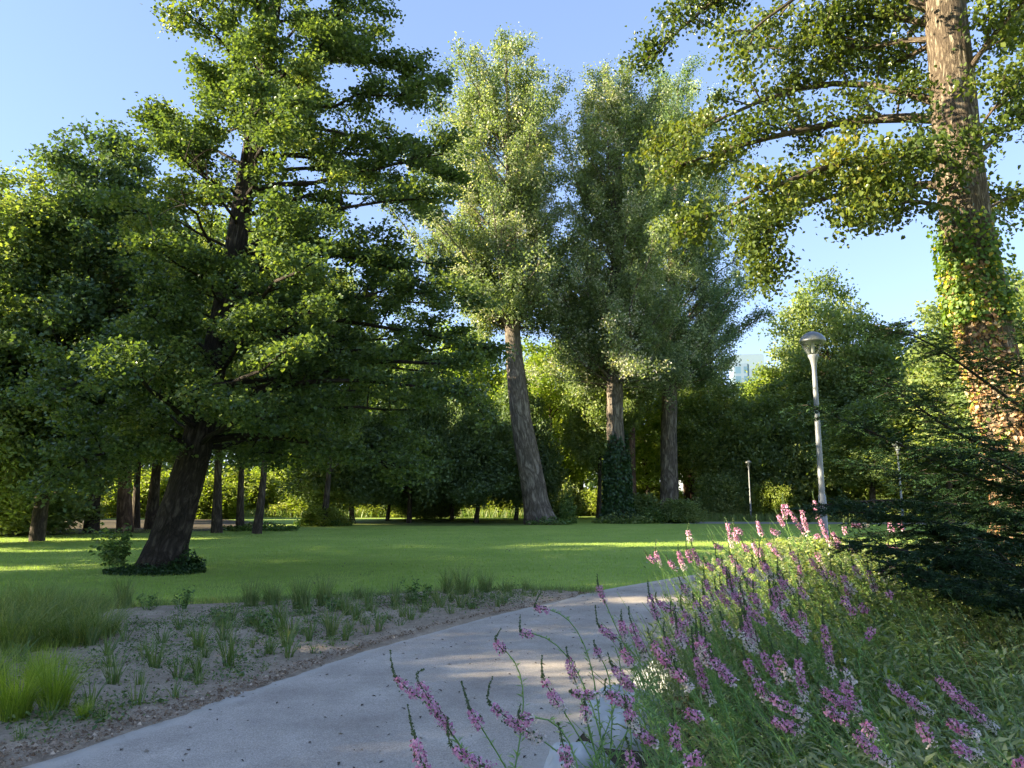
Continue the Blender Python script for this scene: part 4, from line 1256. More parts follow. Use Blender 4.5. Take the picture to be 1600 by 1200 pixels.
for i, (px, py, r, lb) in enumerate([(378, 1057, (.10, .05, .03), "flat grey stone on the soil near the path"), (368, 1018, (.05, .04, .02), "pale flat pebble in the bare soil"), (38, 1154, (.03, .03, .02), "pale pebble by the yellow sedge"),
                                     (345, 1065, (.03, .03, .02), "small pale pebble left of the flat grey stone"), (475, 1032, (.05, .035, .02), "pebble between tufts right of the flat grey stone")]):
    stone("pebble", ground(px, py), r, M['pebble'], i + 1, lb, "pebble", "stones on the soil bed")
for i, (x, y, r, lb) in enumerate([(.74, 5.15, (.30, .24, .24), "pale boulder at the path edge among the pink flowers"), (.36, 4.25, (.24, .2, .2), "pale boulder nearest the bottom of the picture under the flowers"),
                                   (1.28, 6.35, (.27, .22, .2), "pale boulder furthest along the path edge, half hidden")]):
    stone("boulder", (x, y, 0), r, M['boulder'], i + 7, lb, "boulder", "boulders along the path edge", sub=5)

# ------------------------------------------------------------------ loosestrife
SP = [  # tip, top of the flowers, foot of the flowers, pale share
    (610, 1015, 618, 1058, 656, 1090, .1), (664, 1045, 654, 1066, 708, 1148, .1), (636, 1100, 648, 1153, 665, 1208, 0), (721, 1065, 734, 1108, 751, 1135, 0),
    (770, 1058, 768, 1103, 848, 1157, .35), (814, 1099, 812, 1122, 834, 1121, .3), (847, 1024, 850, 1062, 880, 1110, .25), (783, 982, 774, 1002, 791, 1018, .1),
    (813, 960, 814, 987, 832, 990, .1), (846, 925, 836, 948, 856, 952, 0), (700, 1120, 708, 1168, 768, 1203, 0), (930, 946, 937, 980, 965, 998, .1), (971, 952, 971, 970, 978, 1002, .4),
    (982, 948, 987, 975, 1010, 1030, .3), (885, 1011, 888, 1029, 900, 1067, .3), (928, 1000, 931, 1013, 940, 1029, .5), (970, 1005, 972, 1015, 990, 1040, .1), (950, 1020, 958, 1042, 989, 1076, 0),
    (893, 1078, 895, 1083, 947, 1085, .4), (947, 1060, 949, 1083, 989, 1099, 0), (912, 1085, 914, 1103, 917, 1126, .5), (975, 1085, 980, 1107, 994, 1140, .6), (985, 1120, 994, 1141, 1025, 1160, .1),
    (978, 1150, 983, 1173, 990, 1205, 0), (1050, 1105, 1052, 1126, 1057, 1170, .1), (1110, 1160, 1106, 1173, 1070, 1190, 0), (1064, 1095, 1070, 1110, 1097, 1121, .2), (1083, 995, 1086, 1027, 1112, 1100, .35),
    (1012, 980, 1019, 1002, 1057, 1056, .1), (1012, 905, 1015, 930, 1028, 968, .1), (1025, 925, 1028, 941, 1061, 957, .2), (1052, 955, 1058, 970, 1075, 976, .2), (1056, 975, 1061, 990, 1073, 1004, 0),
    (1108, 1000, 1115, 1029, 1147, 1065, .2), (933, 897, 935, 915, 946, 942, .1), (872, 1130, 879, 1160, 890, 1198, .2), (1097, 905, 1100, 930, 1110, 958, .3), (1140, 905, 1145, 925, 1161, 943, 0),
    (1160, 925, 1167, 948, 1197, 975, .1), (1158, 945, 1165, 970, 1183, 1004, .1), (1180, 985, 1190, 1018, 1221, 1069, .2), (1200, 985, 1208, 1013, 1238, 1062, .4), (1247, 995, 1246, 1029, 1257, 1096, .3),
    (1285, 940, 1287, 977, 1302, 1060, .35), (1310, 1030, 1316, 1045, 1334, 1070, .9), (1312, 1050, 1316, 1063, 1338, 1105, .1), (1280, 1065, 1284, 1078, 1345, 1112, .15), (1283, 1090, 1287, 1105, 1325, 1126, .1),
    (1160, 1010, 1165, 1031, 1180, 1055, .2), (1178, 1040, 1183, 1060, 1197, 1092, .3), (1108, 1005, 1113, 1029, 1149, 1069, .15), (1196, 1070, 1203, 1087, 1262, 1120, .35), (1200, 1110, 1206, 1124, 1255, 1140, .2),
    (1308, 915, 1314, 930, 1336, 959, 0), (1340, 930, 1343, 943, 1354, 955, 0), (1366, 970, 1365, 980, 1354, 995, 0), (1376, 1040, 1385, 1065, 1457, 1117, .35), (1453, 1012, 1464, 1058, 1556, 1141, .3),
    (1478, 1112, 1482, 1126, 1528, 1150, .4), (1480, 1150, 1487, 1162, 1534, 1180, .35), (1430, 1110, 1435, 1126, 1457, 1162, .2), (1330, 1125, 1338, 1146, 1392, 1196, .4), (1346, 1112, 1350, 1128, 1368, 1150, .2),
    (1586, 1165, 1590, 1184, 1600, 1205, 0), (1026, 842, 1024, 861, 1032, 885, .5), (1005, 858, 1011, 867, 1022, 876, 0), (1076, 818, 1075, 829, 1079, 846, .6), (1060, 850, 1060, 861, 1070, 891, .4),
    (1040, 866, 1045, 876, 1058, 890, .3), (1072, 845, 1073, 859, 1080, 876, 0), (1080, 842, 1082, 857, 1094, 882, 0), (1112, 838, 1116, 850, 1128, 856, 0), (1098, 868, 1103, 880, 1116, 889, 0),
    (1132, 808, 1136, 816, 1144, 856, .4), (1145, 809, 1148, 824, 1159, 833, .1), (1142, 815, 1146, 831, 1154, 846, 0), (1182, 803, 1183, 814, 1191, 837, .2), (1204, 816, 1204, 827, 1219, 834, .1),
    (1157, 838, 1161, 850, 1169, 860, 0), (1173, 830, 1176, 848, 1187, 869, .1), (1186, 845, 1187, 856, 1190, 868, 0), (1196, 835, 1200, 848, 1223, 872, .3), (1222, 771, 1223, 788, 1228, 812, .2),
    (1224, 775, 1227, 788, 1260, 837, .1), (1209, 795, 1216, 805, 1225, 822, 0), (1247, 787, 1252, 797, 1262, 832, .1), (1269, 767, 1272, 782, 1279, 810, 0), (1277, 798, 1281, 812, 1298, 852, .2), (1296, 822, 1300, 832, 1312, 848, .1),
    (1284, 828, 1281, 836, 1272, 838, 0), (1150, 868, 1153, 882, 1160, 898, .5), (1182, 880, 1180, 888, 1169, 892, 0), (1160, 893, 1165, 904, 1184, 916, .2), (1135, 900, 1139, 921, 1161, 948, .2),
    (1318, 809, 1319, 820, 1321, 835, .2), (1328, 809, 1331, 820, 1358, 821, .5), (1389, 808, 1390, 816, 1395, 834, .2), (1404, 808, 1406, 816, 1411, 829, .2), (1366, 843, 1368, 853, 1370, 864, 0),
    (1387, 840, 1388, 850, 1387, 864, 0), (1397, 842, 1399, 852, 1401, 866, 0), (1326, 840, 1329, 851, 1338, 862, 0), (1299, 838, 1303, 846, 1314, 856, 0), (1364, 902, 1365, 912, 1367, 921, 0), (1386, 915, 1387, 923, 1391, 931, 0),
    (1232, 850, 1236, 862, 1250, 882, .5), (1262, 862, 1266, 873, 1280, 892, .2), (1222, 895, 1226, 906, 1240, 925, .6), (1205, 925, 1210, 938, 1226, 962, .8), (1330, 872, 1334, 884, 1346, 902, .3), (1280, 880, 1284, 890, 1292, 906, .4),
    (1245, 905, 1249, 917, 1262, 936, .3), (1060, 900, 1066, 914, 1082, 936, .6), (1082, 925, 1086, 940, 1098, 962, .7), (1125, 955, 1130, 970, 1146, 996, .6), (1052, 1030, 1058, 1046, 1080, 1076, .6), (1230, 955, 1236, 968, 1252, 992, .7)]


r_sp = random.Random(8)
for _ in range(75):      # smaller, paler spikes between the large ones
    x_ = r_sp.uniform(1010, 1420); y_ = r_sp.uniform(862, 1010)
    if x_ < 1010 + (1010 - y_) * .7 or y_ > 1040 - (x_ - 1010) * .30: continue
    l_ = 26 * (y_ / 900) ** 2; a_ = r_sp.uniform(.1, .9)
    SP.append((x_ - 2, y_ - l_ * .8, x_, y_, x_ + l_ * a_, y_ + l_ * r_sp.uniform(.7, 1.3), r_sp.uniform(.1, .9)))


def depth_of(py):
    return float(np.interp(py, [770, 850, 900, 950, 1000, 1050, 1100, 1150, 1200], [6.6, 5.3, 4.5, 3.85, 3.35, 2.95, 2.65, 2.42, 2.25]))


rng = np.random.RandomState(77)
spikes = []
for (tx, ty, fx, fy, bx, by, pale) in SP:
    D = depth_of(fy) * rng.uniform(.95, 1.05)
    b = at(bx, by, D + .03); f = at(fx, fy, D); t = at(tx, ty, D - .01)
    if b[0] < right_edge_x(b[1]) + .1:
        pass
    root = np.array((max(b[0] + .22 + rng.uniform(-.05, .15), right_edge_x(b[1]) + .12), b[1] + rng.uniform(-.1, .15), 0.0))
    spikes.append(dict(t=t, f=f, b=b, pale=pale, root=root))


def make_spike(mb, s, o):
    """flower spike: bud tip, whorls of small magenta flowers, fading ones below"""
    b, f, t = s['b'], s['f'], s['t']
    # a smooth centre line that turns up into the bud tip
    m = f * .5 + b * .5 + np.array((0, 0, -.012))
    Q = np.concatenate([bez(b, m, f, 9), bez(f, f + (f - m) * .35, t, 6)[1:]])
    Lf = np.linalg.norm(f - b); Lt = np.linalg.norm(t - f)
    k0 = len(mb.a); tube(mb, Q, np.linspace(.0028, .0012, len(Q)), 5); mb.a[k0][:] = .1
    T = unit(np.gradient(Q, axis=0))
    # florets in whorls
    nw = max(5, int(Lf / .0105))
    cs, rs_, tns, ax = [], [], [], []
    for w in range(nw):
        u = (w + .5) / nw
        if rng.rand() < .06: continue
        i = u * 8; k = min(int(i), 7); q = i - k
        c = Q[k] * (1 - q) + Q[k + 1] * q; d = T[k]
        a = np.array((0, 1, .1)) - d * np.dot(d, (0, 1, .1)); a = unit(a); bb_ = np.cross(d, a)
        rad = (.0135 if u < .8 else .0135 - (u - .8) * .03) * rng.uniform(.8, 1.2)
        m_ = 5 + rng.randint(3)
        for j in range(m_):
            th = j / m_ * 6.28 + w * .9 + rng.rand() * .7
            o_ = a * math.cos(th) + bb_ * math.sin(th)
            pale = u < s['pale'] + rng.uniform(-.12, .12)
            if pale and rng.rand() < .25: continue
            base = .88 if pale else (.22 if rng.rand() < .35 else .5)
            for p in range(4):
                cs.append(c + o_ * rad * rng.uniform(.7, 1.35) + rng.normal(size=3) * .0028)
                ax.append(o_)
                tns.append(np.clip(base + rng.uniform(0, .12 if pale else .33), .215, 1) if not (rng.rand() < .17) else rng.uniform(.0, .2))
    nC = np.array(cs)
    leaves(mb, nC, rng, .0105, tone=np.array(tns), tonevar=0.0, up=.1, out_from=np.array(ax) * 1.5, aspect=.7, fold=.25)
    # bud tip: tapering green bracts
    nb = int(max(30, Lt / .0014))
    u = rng.rand(nb)
    i = 8 + u * 5; k = np.minimum(i.astype(int), 12); q = (i - k)[:, None]
    c = Q[k] * (1 - q) + Q[k + 1] * q
    th = rng.rand(nb) * 6.28
    d = T[k]
    a = unit(np.array((0, 1, .1))[None] - d * (d @ np.array((0, 1, .1)))[:, None]); bb_ = np.cross(d, a)
    o_ = a * np.cos(th)[:, None] + bb_ * np.sin(th)[:, None]
    c = c + o_ * (.0062 * (1 - u * .75))[:, None] * rng.uniform(.5, 1.1, nb)[:, None]
    leaves(mb, c, rng, .010, tone=.02 + .16 * rng.rand(nb), tonevar=0, up=.3, aspect=.5, out_from=o_)


def stem_with_leaves(st, lv, root, b, f, rng, leaf=.042, r=.0032):
    d = unit(b - f)
    h = b[2]
    c1 = b + d * .30 * np.linalg.norm(b - root)
    c2 = root + np.array((0, 0, h * .45))
    t = np.linspace(0, 1, 14)[:, None]
    P = (1 - t) ** 3 * root + 3 * t * (1 - t) ** 2 * c2 + 3 * t * t * (1 - t) * c1 + t ** 3 * b
    tube(st, P, np.linspace(r * 1.3, r * .75, 14), 5)
    L = np.linalg.norm(np.diff(P, axis=0), axis=1).sum()
    n = int(L / .012)
    u = rng.uniform(.12, 1, n) * 13; k = np.minimum(u.astype(int), 12); q = (u - k)[:, None]
    C = P[k] * (1 - q) + P[k + 1] * q
    th = rng.rand(n) * 6.28
    sz = leaf * (1.5 - .9 * u / 13)
    C = C + np.stack([np.cos(th), np.sin(th), .25 + 0 * th], 1) * (sz * .5)[:, None]
    lance(lv, C, np.stack([np.cos(th), np.sin(th), .35 + .5 * rng.rand(n)], 1), sz, rng)


def lance(mb, C, T_, L, rng, aspect=.22, tone=None, curl=.25):
    """lance shaped leaves: three cross rows, pointing along T_"""
    n = len(C); T_ = unit(T_)
    s = unit(np.cross(T_, np.array((0, 0, 1.0))) + rng.normal(size=(n, 3)) * .25)
    up = unit(np.cross(s, T_))
    L = np.broadcast_to(L, (n,))[:, None]
    a = C - T_ * L * .5; m = C - T_ * L * .08 + up * L * .05; e = C + T_ * L * .5 - up * L * curl * .4
    W = L * aspect * .5
    V = np.stack([a, m - s * W + up * L * .03, m + s * W + up * L * .03, e], 1)
    V = np.stack([a, m + s * W + up * W * .4, e, m - s * W + up * W * .4], 1)
    F = np.arange(n)[:, None] * 4 + np.arange(4)[None]
    mb.add(V.reshape(-1, 3), F, rng.rand(n) if tone is None else tone)


# gather the spikes into plants by where they are rooted
plants = []
for s in sorted(spikes, key=lambda q: q['root'][1]):
    best = None
    for p in plants:
        if len(p['s']) < 6 and np.linalg.norm(p['c'] - s['root']) < .34:
            best = p; break
    if best is None: plants.append(dict(c=s['root'].copy(), s=[s]))
    else: best['s'].append(s)
bandY = [0, 2.75, 3.3, 3.95, 4.7, 5.6, 99]
bname = ["nearest", "second nearest", "third nearest", "fourth nearest", "fifth nearest", "farthest"]
num = {1: "a single flower spike", 2: "two flower spikes", 3: "three flower spikes", 4: "four flower spikes", 5: "five flower spikes", 6: "six flower spikes"}
for bi in range(6):
    row = sorted([p for p in plants if bandY[bi] <= p['c'][1] < bandY[bi + 1]], key=lambda p: p['c'][0])
    for k, p in enumerate(row):
        c = p['c']
        root = empty("loosestrife_plant", c)
        st, lv = MB(), MB()
        for s in p['s']:
            r0 = c + np.array((rng.normal() * .03, rng.normal() * .03, 0))
            stem_with_leaves(st, lv, r0, s['b'], s['f'], rng)
            m1 = MB(); make_spike(m1, s, c); m1.build("flower_spike", M['petal'], root, c)
        for _ in range(2):          # leafy stems that do not flower
            s = p['s'][rng.randint(len(p['s']))]
            e = s['b'] * .8 + c * .2 + rng.normal(size=3) * np.array((.13, .13, .05))
            e[0] = max(e[0], right_edge_x(e[1]), .13 * e[1]) + rng.rand() * .12
            stem_with_leaves(st, lv, c + np.array((rng.normal() * .05, rng.normal() * .05, 0)), e, e + np.array((-.05, 0, .1)), rng)
        st.build("stems", M['loosestem'], root, c)
        lv.build("leaves", M['loosestem'], root, c)
        tag(root, "pink loosestrife with %s, %s from the path in the %s row" % (num[len(p['s'])], ORD[k], bname[bi]), "flowering plant", "pink loosestrife beside the path")

# leafy perennials filling the bed, one uncountable mass
rng = np.random.RandomState(123)
mb = MB(); stm = MB()
n = 0
for i in range(3100):
    y = 1.5 + 11.5 * rng.rand() ** 1.35
    x0 = max(right_edge_x(y) + .16, .11 * y) + (.25 if y < 7.5 else 0)
    x = x0 + (max(.75 * y + 1.2, 2.5) - x0) * rng.rand()
    if x < x0 or x > y * .78 + 1.2: continue
    
    e_ = min(1, (x - x0) / .8)
    patch = fbm(x * .9 + 3, y * .9 + 8, 0, 2)
    h = (.36 + .40 * e_) * (.72 + .6 * patch)
    h *= np.interp(y, [1.5, 2.6, 3.6, 4.6, 6.5, 9, 12], [.80, .92, 1.0, 1.25, 1.45, 1.2, .9])
    if x > y * .5 + .9: h *= .85
    h = min(h, 1.22)
    nl = int(26 + 26 * h)
    ln = np.array((-.22 * h + rng.normal() * .08, rng.normal() * .08))
    e = np.array((x + ln[0], y + ln[1], h))
    if e[0] < x0 - .12: e[0] = x0 - .12
    P = bez(np.array((x, y, 0)), np.array((x, y, h * .6)), e, 5)
    if y < 7: tube(stm, P, np.linspace(.003, .0015, 5), 3)
    u = (1 - rng.rand(nl) ** 1.6 * .9) * 4; k = np.minimum(u.astype(int), 3); q = (u - k)[:, None]
    C = P[k] * (1 - q) + P[k + 1] * q
    th = rng.rand(nl) * 6.28
    bushy = patch > .56
    L = (.044 if bushy else .058) * rng.uniform(.6, 1.4, nl) * np.interp(y, [2, 5, 12], [1, .95, 1.25])
    C = C + np.stack([np.cos(th), np.sin(th), .1 + 0 * th], 1) * (L * (.9 + rng.rand(nl)))[:, None]
    lance(mb, C, np.stack([np.cos(th), np.sin(th), .15 + .8 * rng.rand(nl)], 1), L, rng, aspect=.36 if bushy else .22, tone=np.clip(rng.rand(nl) * .75 + .3 * (patch - .3) + (rng.rand(nl) < .02) * .6, 0, 1))
for i in range(360):
    y = 2.2 + 5.2 * rng.rand() ** .9
    x0 = max(right_edge_x(y) + .35, .17 * y)
    x = x0 + rng.rand() * 2.4
    if x > y * .62 + .6: continue
    h = np.interp(y, [2, 3, 4, 5, 6.6, 8], [.80, .98, 1.10, 1.22, 1.40, 1.35]) * rng.uniform(.72, 1.04)
    h *= np.interp(x - x0, [0, .9], [.66, 1])
    e = np.array((max(x - .30 * h + rng.normal() * .1, right_edge_x(y) - .08), y + rng.normal() * .1, h))
    P = bez(np.array((x, y, 0)), np.array((x, y, h * .55)), e, 7)
    tube(stm, P, np.linspace(.0030, .0014, 7), 3)
    nl = int(95 * h); u = (.25 + .75 * rng.rand(nl)) * 6; k = np.minimum(u.astype(int), 5); q = (u - k)[:, None]
    C = P[k] * (1 - q) + P[k + 1] * q
    th = rng.rand(nl) * 6.28
    L = .034 * (1.25 - .17 * u) * rng.uniform(.6, 1.3, nl)
    C = C + np.stack([np.cos(th), np.sin(th), .3 + 0 * th], 1) * (L * .5)[:, None]
    lance(mb, C, np.stack([np.cos(th), np.sin(th), .4 + .5 * rng.rand(nl)], 1), L, rng, aspect=.3, tone=np.where(rng.rand(nl) < .10, .98, rng.rand(nl) * .8))
tag(mb.build("ground_cover", M['cover']), "dense green leaves of low perennials filling the bed between the flowers", "ground cover", kind="stuff")
tag(stm.build("ground_cover_stems", M['loosestem']), "thin green stems under the leaves of the flower bed", "ground cover", kind="stuff")
shoots("leafy_plant", (at(1420, 990, 3.7)[0], 3.7, 0), 7, .86, .16, M['sedge'], .085, "bright green leafy plant among the low cover, left of the yew boughs", 301, cat="plant", per=9)

# ------------------------------------------------------------------ yew reaching in from the right
yc = np.array((6.1, 6.3, 0))
yew = empty("yew_tree", yc)
yb, yn = MB(), MB()
tube(yb, resample([yc, yc + (.05, 0, 1.5), yc + (.1, .1, 3.2)], 10), np.linspace(.16, .05, 10), 10)
tk = yb.build("trunk", M['bgbark'], yew, yc)
yb = MB()


def spray(P, r0, tw_len, seed, droop=.12, dens=1.0, tipfree=0):
    """a bough with flat sprays of short twigs and needles on both sides"""
    rng = np.random.RandomState(seed)
    P = np.asarray(P); n = len(P)
    tube(yb, P, np.linspace(r0, .003, n), 5)
    T_ = unit(np.gradient(P, axis=0))
    L = np.linalg.norm(np.diff(P, axis=0), axis=1).sum()
    m = int(L / .032 * dens)
    CC, TT = [], []
    for j in range(m):
        u = (.12 + .88 * (j + rng.rand()) / m) * (n - 1); k = min(int(u), n - 2); q = u - k
        o = P[k] * (1 - q) + P[k + 1] * q
        sd = 1 if j % 2 else -1
        side = unit(np.cross(T_[k], (0, 0, 1.0))) * sd
        d = unit(T_[k] * .75 + side * .9 + rng.normal(size=3) * .22 + np.array((0, 0, -.12)))
        l = tw_len * (1.05 - .75 * u / (n - 1)) * rng.uniform(.5, 1.25)
        e = o + d * l + np.array((0, 0, -droop * l))
        Q = bez(o, o + d * l * .55 + np.array((0, 0, .03 * l)), e, 5)
        tube(yb, Q, np.linspace(.0035, .0015, 5), 3)
        # secondary twiglets
        for g in range(int(5 + l * 26)):
            uu = rng.uniform(.1, 1) * 4; kk = min(int(uu), 3); qq = uu - kk
            oo = Q[kk] * (1 - qq) + Q[kk + 1] * qq
            s2 = unit(np.cross(d, (0, 0, 1.0))) * (1 if g % 2 else -1)
            dd = unit(d * .8 + s2 * .8 + rng.normal(size=3) * .2 + np.array((0, 0, -.1)))
            l2 = rng.uniform(.05, .13)
            nn_ = int(l2 / .0042)
            w = rng.rand(nn_)
            CC.append(oo + dd * (w * l2)[:, None])
            sg = np.where(rng.rand(nn_) < .5, -1., 1.)[:, None]
            TT.append(unit(dd * .55 + unit(np.cross(dd, (0, 0, 1.0))) * sg * .8 + rng.normal(size=(nn_, 3)) * .25))
    C = np.concatenate(CC); T2 = np.concatenate(TT)
    lance(yn, C + T2 * .010, T2, rng.uniform(.022, .034, len(C)), rng, aspect=.24, curl=.1)


BO = [  # boughs as pixel, depth
    ([(1690, 700, 6.2), (1600, 640, 6.0), (1530, 590, 5.8), (1470, 545, 5.6), (1420, 518, 5.5), (1376, 507, 5.4)], .022, .42, .8),
    ([(1690, 740, 6.1), (1600, 720, 5.7), (1520, 690, 5.4), (1450, 650, 5.1), (1390, 600, 5.0), (1350, 575, 4.9)], .022, .42, .9),
    ([(1700, 780, 6.1), (1600, 770, 5.6), (1500, 740, 5.2), (1420, 700, 5.0), (1340, 665, 4.8), (1262, 632, 4.7)], .024, .40, .9),
    ([(1700, 820, 6.0), (1600, 800, 5.4), (1500, 790, 5.0), (1420, 780, 4.7), (1340, 780, 4.6), (1268, 792, 4.5)], .022, .36, .9),
    ([(1700, 860, 6.0), (1610, 850, 5.2), (1520, 830, 4.9), (1440, 810, 4.7), (1380, 800, 4.6), (1320, 800, 4.5)], .02, .36, .9),
    ([(1700, 900, 5.9), (1620, 890, 5.0), (1540, 880, 4.7), (1460, 870, 4.5), (1400, 855, 4.4), (1330, 848, 4.3)], .02, .34, 1.0),
    ([(1700, 930, 5.9), (1630, 920, 4.9), (1560, 915, 4.6), (1500, 905, 4.4), (1440, 890, 4.3), (1385, 880, 4.2)], .02, .34, 1.0),
    ([(1700, 950, 5.9), (1640, 950, 4.8), (1590, 948, 4.5), (1540, 940, 4.3), (1490, 925, 4.2), (1440, 905, 4.1)], .018, .3, 1.1),
    ([(1700, 760, 6.6), (1620, 740, 6.6), (1540, 700, 6.4), (1480, 650, 6.3), (1430, 610, 6.2), (1390, 590, 6.1)], .02, .45, .9),
    ([(1700, 830, 6.7), (1620, 820, 6.6), (1540, 800, 6.5), (1460, 760, 6.3), (1390, 730, 6.2), (1330, 720, 6.1)], .02, .45, .9),
    ([(1700, 880, 6.6), (1620, 860, 6.3), (1540, 850, 6.0), (1470, 830, 5.8), (1410, 830, 5.7), (1350, 835, 5.6)], .02, .42, .9),
    ([(1690, 660, 6.9), (1620, 600, 6.8), (1560, 570, 6.7), (1510, 545, 6.6), (1470, 520, 6.5)], .018, .40, .8),
    ([(1690, 800, 5.8), (1620, 760, 5.2), (1560, 720, 4.9), (1500, 700, 4.7), (1440, 700, 4.6)], .018, .34, .8),
    ([(1690, 960, 5.6), (1620, 930, 5.4), (1560, 890, 5.2), (1500, 850, 5.0), (1450, 830, 4.9)], .018, .36, 1.0),
    ([(1690, 620, 6.4), (1640, 560, 6.3), (1600, 520, 6.2), (1580, 500, 6.2)], .016, .3, .8),
    ([(1700, 940, 5.4), (1620, 900, 5.0), (1550, 870, 4.9), (1490, 860, 4.8), (1430, 850, 4.7)], .018, .34, 1.1),
    ([(1700, 900, 5.2), (1640, 850, 5.0), (1580, 810, 4.9), (1530, 790, 4.8)], .018, .34, 1.1),
    ([(1700, 980, 5.4), (1640, 930, 5.2), (1580, 900, 5.1), (1520, 880, 5.0), (1470, 880, 4.9)], .018, .34, 1.2),
    ([(1700, 850, 6.2), (1640, 800, 6.0), (1570, 760, 5.9), (1510, 740, 5.8), (1450, 740, 5.7)], .018, .36, 1.0),
    ([(1690, 980, 5.0), (1640, 960, 4.4), (1600, 900, 4.2), (1560, 860, 4.1), (1530, 840, 4.1)], .016, .3, .9)]
for i, (pl, r0, tl, dn) in enumerate(BO):
    spray(resample([at(a, b_, c) for a, b_, c in pl], 14), r0, tl, 400 + i, dens=dn)
yb.build("boughs", M['bgbark'], yew, yc)
yn.build("needles", M['yew'], yew, yc)
tag(yew, "dark green yew with feathery boughs reaching in from the right edge", "tree")

# ------------------------------------------------------------------ street lamps
def lathe(mb, prof, sides=40, c=(0, 0, 0)):
    prof = np.asarray(prof, float)
    th = np.linspace(0, 2 * PI, sides, endpoint=False)
    V = np.stack([prof[:, 0][:, None] * np.cos(th), prof[:, 0][:, None] * np.sin(th), prof[:, 1][:, None] + 0 * th[None]], -1).reshape(-1, 3) + np.asarray(c)
    n = len(prof)
    i = np.arange(n - 1)[:, None] * sides; j = np.arange(sides)[None]; j2 = (j + 1) % sides
    F = np.stack([i + j, i + j2, i + sides + j2, i + sides + j], -1).reshape(-1, 4)
    mb.add(V, F)


def lamp(loc, H, label, lean=0.0, group=None):
    root = empty("street_lamp", loc)
    m = MB(); lathe(m, [(0, 0), (.10, 0), (.10, .02), (.080, .05), (.078, .1), (.075, 1.6), (.062, 1.62), (.060, 1.65), (.050, H - 1.0), (.044, H - .62), (.044, H - .60)], 28)
    pole = m.build("pole", M['pole'], root)
    m = MB(); lathe(m, [(.078, .55), (.081, .55), (.081, .95), (.078, .95)], 28); m.build("access_door", M['pole'], pole)
    m = MB(); lathe(m, [(.045, H - .66), (.048, H - .60), (.052, H - .56), (.075, H - .44), (.108, H - .37), (.110, H - .335), (.09, H - .33), (0, H - .33)], 32); m.build("neck", M['pole'], root)
    m = MB(); lathe(m, [(.105, H - .328), (.12, H - .31), (.185, H - .18), (.245, H - .075), (.252, H - .06)], 40)
    lathe(m, [(.249, H - .06), (.241, H - .075), (.181, H - .18), (.116, H - .306), (.102, H - .324)], 40)
    m.build("glass_bowl", M['glass'], root)
    m = MB(); lathe(m, [(.24, H - .068), (.262, H - .065), (.268, H - .045), (.262, H - .015), (.235, H + .035), (.19, H + .088), (.12, H + .135), (.05, H + .158), (0, H + .162)], 44)
    lathe(m, [(0, H - .05), (.15, H - .052), (.24, H - .066)], 44)
    m.build("cap", M['cap'], root)
    m = MB()
    lathe(m, [(0, H - .29), (.030, H - .29), (.034, H - .2), (.034, H - .1), (.028, H - .075), (0, H - .07)], 16)
    m.build("bulb", M['boulder'], root)
    for k in range(4):
        a = k * PI / 2 + .5
        m = MB(); tube(m, [(.098 * math.cos(a), .098 * math.sin(a), H - .33), (.18 * math.cos(a), .18 * math.sin(a), H - .17), (.243 * math.cos(a), .243 * math.sin(a), H - .06)], [.006] * 3, 6)
        m.build("strut", M['cap'], root)
    return tag(root, label, "lamp", group)


GL = "park lamps with glass heads"
ly = 15.2
lp = at(1291, 880, ly)
l1 = lamp((lp[0], ly, 0), at(1273, 520, ly)[2] - .14, "tall grey street lamp with a clear glass head behind the pink flowers", group=GL)
l2 = copy_tree(l1, (at(1172, 775, 50.5)[0], 50.5, 0), 0, .8, "small distant park lamp on a thin pole before the dark trees", GL)
l3 = copy_tree(l1, (at(1087, 775, 62)[0], 62, 0), 0, .9, "most distant park lamp beside the sunlit orange trunk", GL)
l4 = copy_tree(l1, (at(1408, 775, 36)[0], 36, 0), 0, .85, "park lamp glimpsed through the yew boughs", GL)
# sunlit trunk near the far lamp
b6 = np.array((at(1080, 775, 64)[0], 64, 0))
T = Tree(51, [b6, b6 + (-.2, 0, 4), b6 + (-.3, 0, 9), b6 + (-.3, 0, 14)], [.6, .5, .35, .05])
T.auto([(5, b6[0], 64, 2.5), (9, b6[0], 64, 4), (13, b6[0], 64, 2.5), (15, b6[0], 64, .5)], 36, rise=.6, nsec=6, sec_len=1.5)
tag(T.build("broadleaf_tree", b6, M['redbark'], M['midleaf'], 24, .4, .35, .26, sides=14, trunk_n=12, twigs=False, limb_sides=4), "distant tree with an orange sunlit trunk beside the farthest lamp", "tree")

# ------------------------------------------------------------------ buildings
def wall_mat(name, col, glassc, sx, sz):
    m, nt, out = new_mat(name)
    tc = N(nt, "ShaderNodeTexCoord"); br = N(nt, "ShaderNodeTexBrick")
    mp = N(nt, "ShaderNodeMapping"); mp.inputs["Rotation"].default_value = (R(90), 0, 0)
    nt.links.new(tc.outputs["Object"], mp.inputs[0]); nt.links.new(mp.outputs[0], br.inputs["Vector"])
    br.offset = 0; br.inputs["Scale"].default_value = 1
    br.inputs["Brick Width"].default_value = sx; br.inputs["Row Height"].default_value = sz; br.inputs["Mortar Size"].default_value = .5
    br.inputs["Color1"].default_value = (*glassc, 1); br.inputs["Color2"].default_value = tuple(c * 1.2 for c in glassc) + (1,); br.inputs["Mortar"].default_value = (*col, 1)
    p = N(nt, "ShaderNodeBsdfPrincipled"); p.inputs["Roughness"].default_value = .3; p.inputs["Specular IOR Level"].default_value = .6
    nt.links.new(br.outputs[0], p.inputs["Base Color"]); nt.links.new(p.outputs[0], out.inputs[0])
    return m


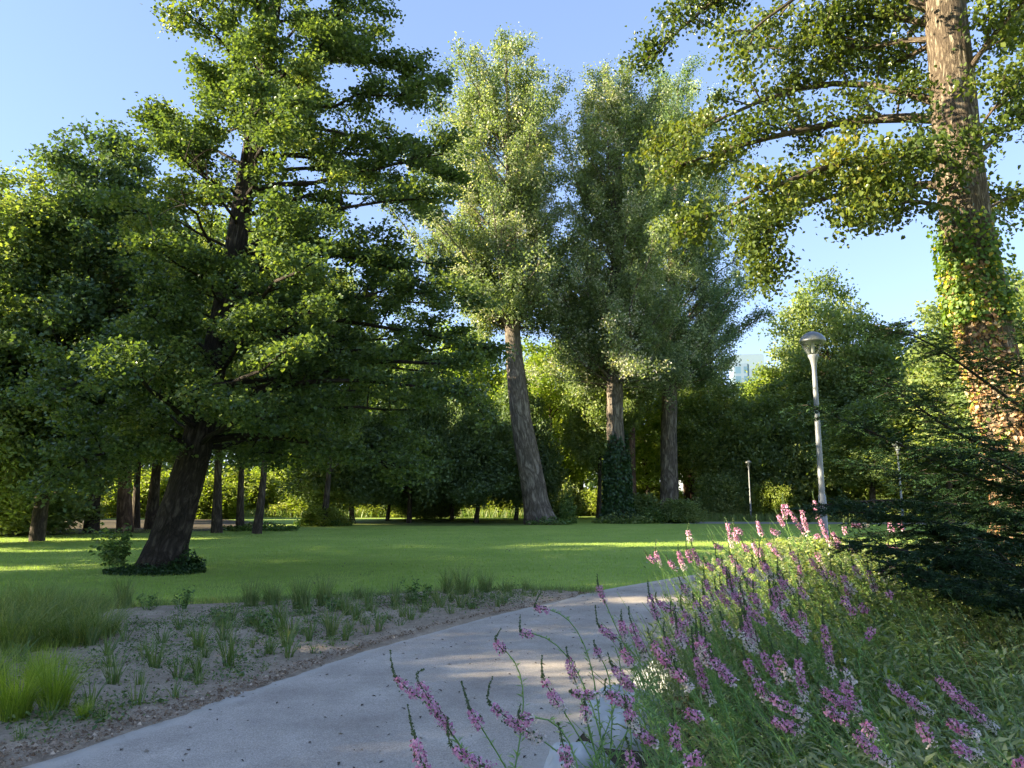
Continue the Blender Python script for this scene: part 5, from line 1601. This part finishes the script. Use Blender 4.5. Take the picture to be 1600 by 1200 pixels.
def box(mb, x0, x1, y0, y1, z0, z1):
    V = [(x0, y0, z0), (x1, y0, z0), (x1, y1, z0), (x0, y1, z0), (x0, y0, z1), (x1, y0, z1), (x1, y1, z1), (x0, y1, z1)]
    mb.add(V, [(0, 1, 5, 4), (1, 2, 6, 5), (2, 3, 7, 6), (3, 0, 4, 7), (4, 5, 6, 7), (3, 2, 1, 0)])


M['towerglass'] = wall_mat("tower_facade", (.14, .19, .26), (.07, .13, .20), 3.0, 3.4)
M['towerwall'] = plain_mat("hazed_tower_glass", (.16, .22, .29), .6, noise=.05, nscale=.1)  # pale blue is the glass colour with distance haze painted into it
bx = at(1145, 556, 260); bx1 = at(1191, 552, 260)
root = empty("office_tower", (bx[0], 260, 0), R(-12))
m = MB(); w_ = bx1[0] - bx[0]
box(m, 0, w_, 0, 18, 0, bx[2]); m.build("wall", M['towerwall'], root, smooth=False)
m = MB(); box(m, w_ * .52, w_ - .3, -.25, -.05, 3, bx[2] - 5); m.build("window_band", M['towerglass'], root, smooth=False)
m = MB(); box(m, .6, w_ * .45, -.25, -.05, 3, bx[2] - 3); m.build("window_band", M['towerglass'], root, smooth=False)
m = MB(); box(m, w_ + .05, w_ + 5, 3, 15, 0, bx[2] - 4.5); m.build("wing", M['towerwall'], root, smooth=False)
m = MB(); box(m, .3, w_ - .3, .3, 17.7, bx[2] + .01, bx[2] + .5); m.build("roof_edge", M['towerwall'], root, smooth=False)
tag(root, "haze-tinted pale blue glass office tower showing above the trees left of the lamp", "building")
bx = at(1085, 700, 95)
root = empty("low_building", (bx[0], 95, 0))
m = MB(); box(m, 0, 12, 0, 10, 0, 8.5); m.build("wall", plain_mat("white_render", (.26, .29, .32), .7, noise=.05), root, smooth=False)
m = MB()
for k in range(2):
    box(m, .8, 11.2, -.06, -.003, 2 + k * 3, 3.6 + k * 3)
m.build("window_band", M['towerglass'], root, smooth=False)
m = MB(); box(m, -.3, 12.3, -.3, 10.3, 8.51, 8.8); m.build("roof", M['cap'], root, smooth=False)
tag(root, "low white building glimpsed through the trees right of the third poplar", "building")
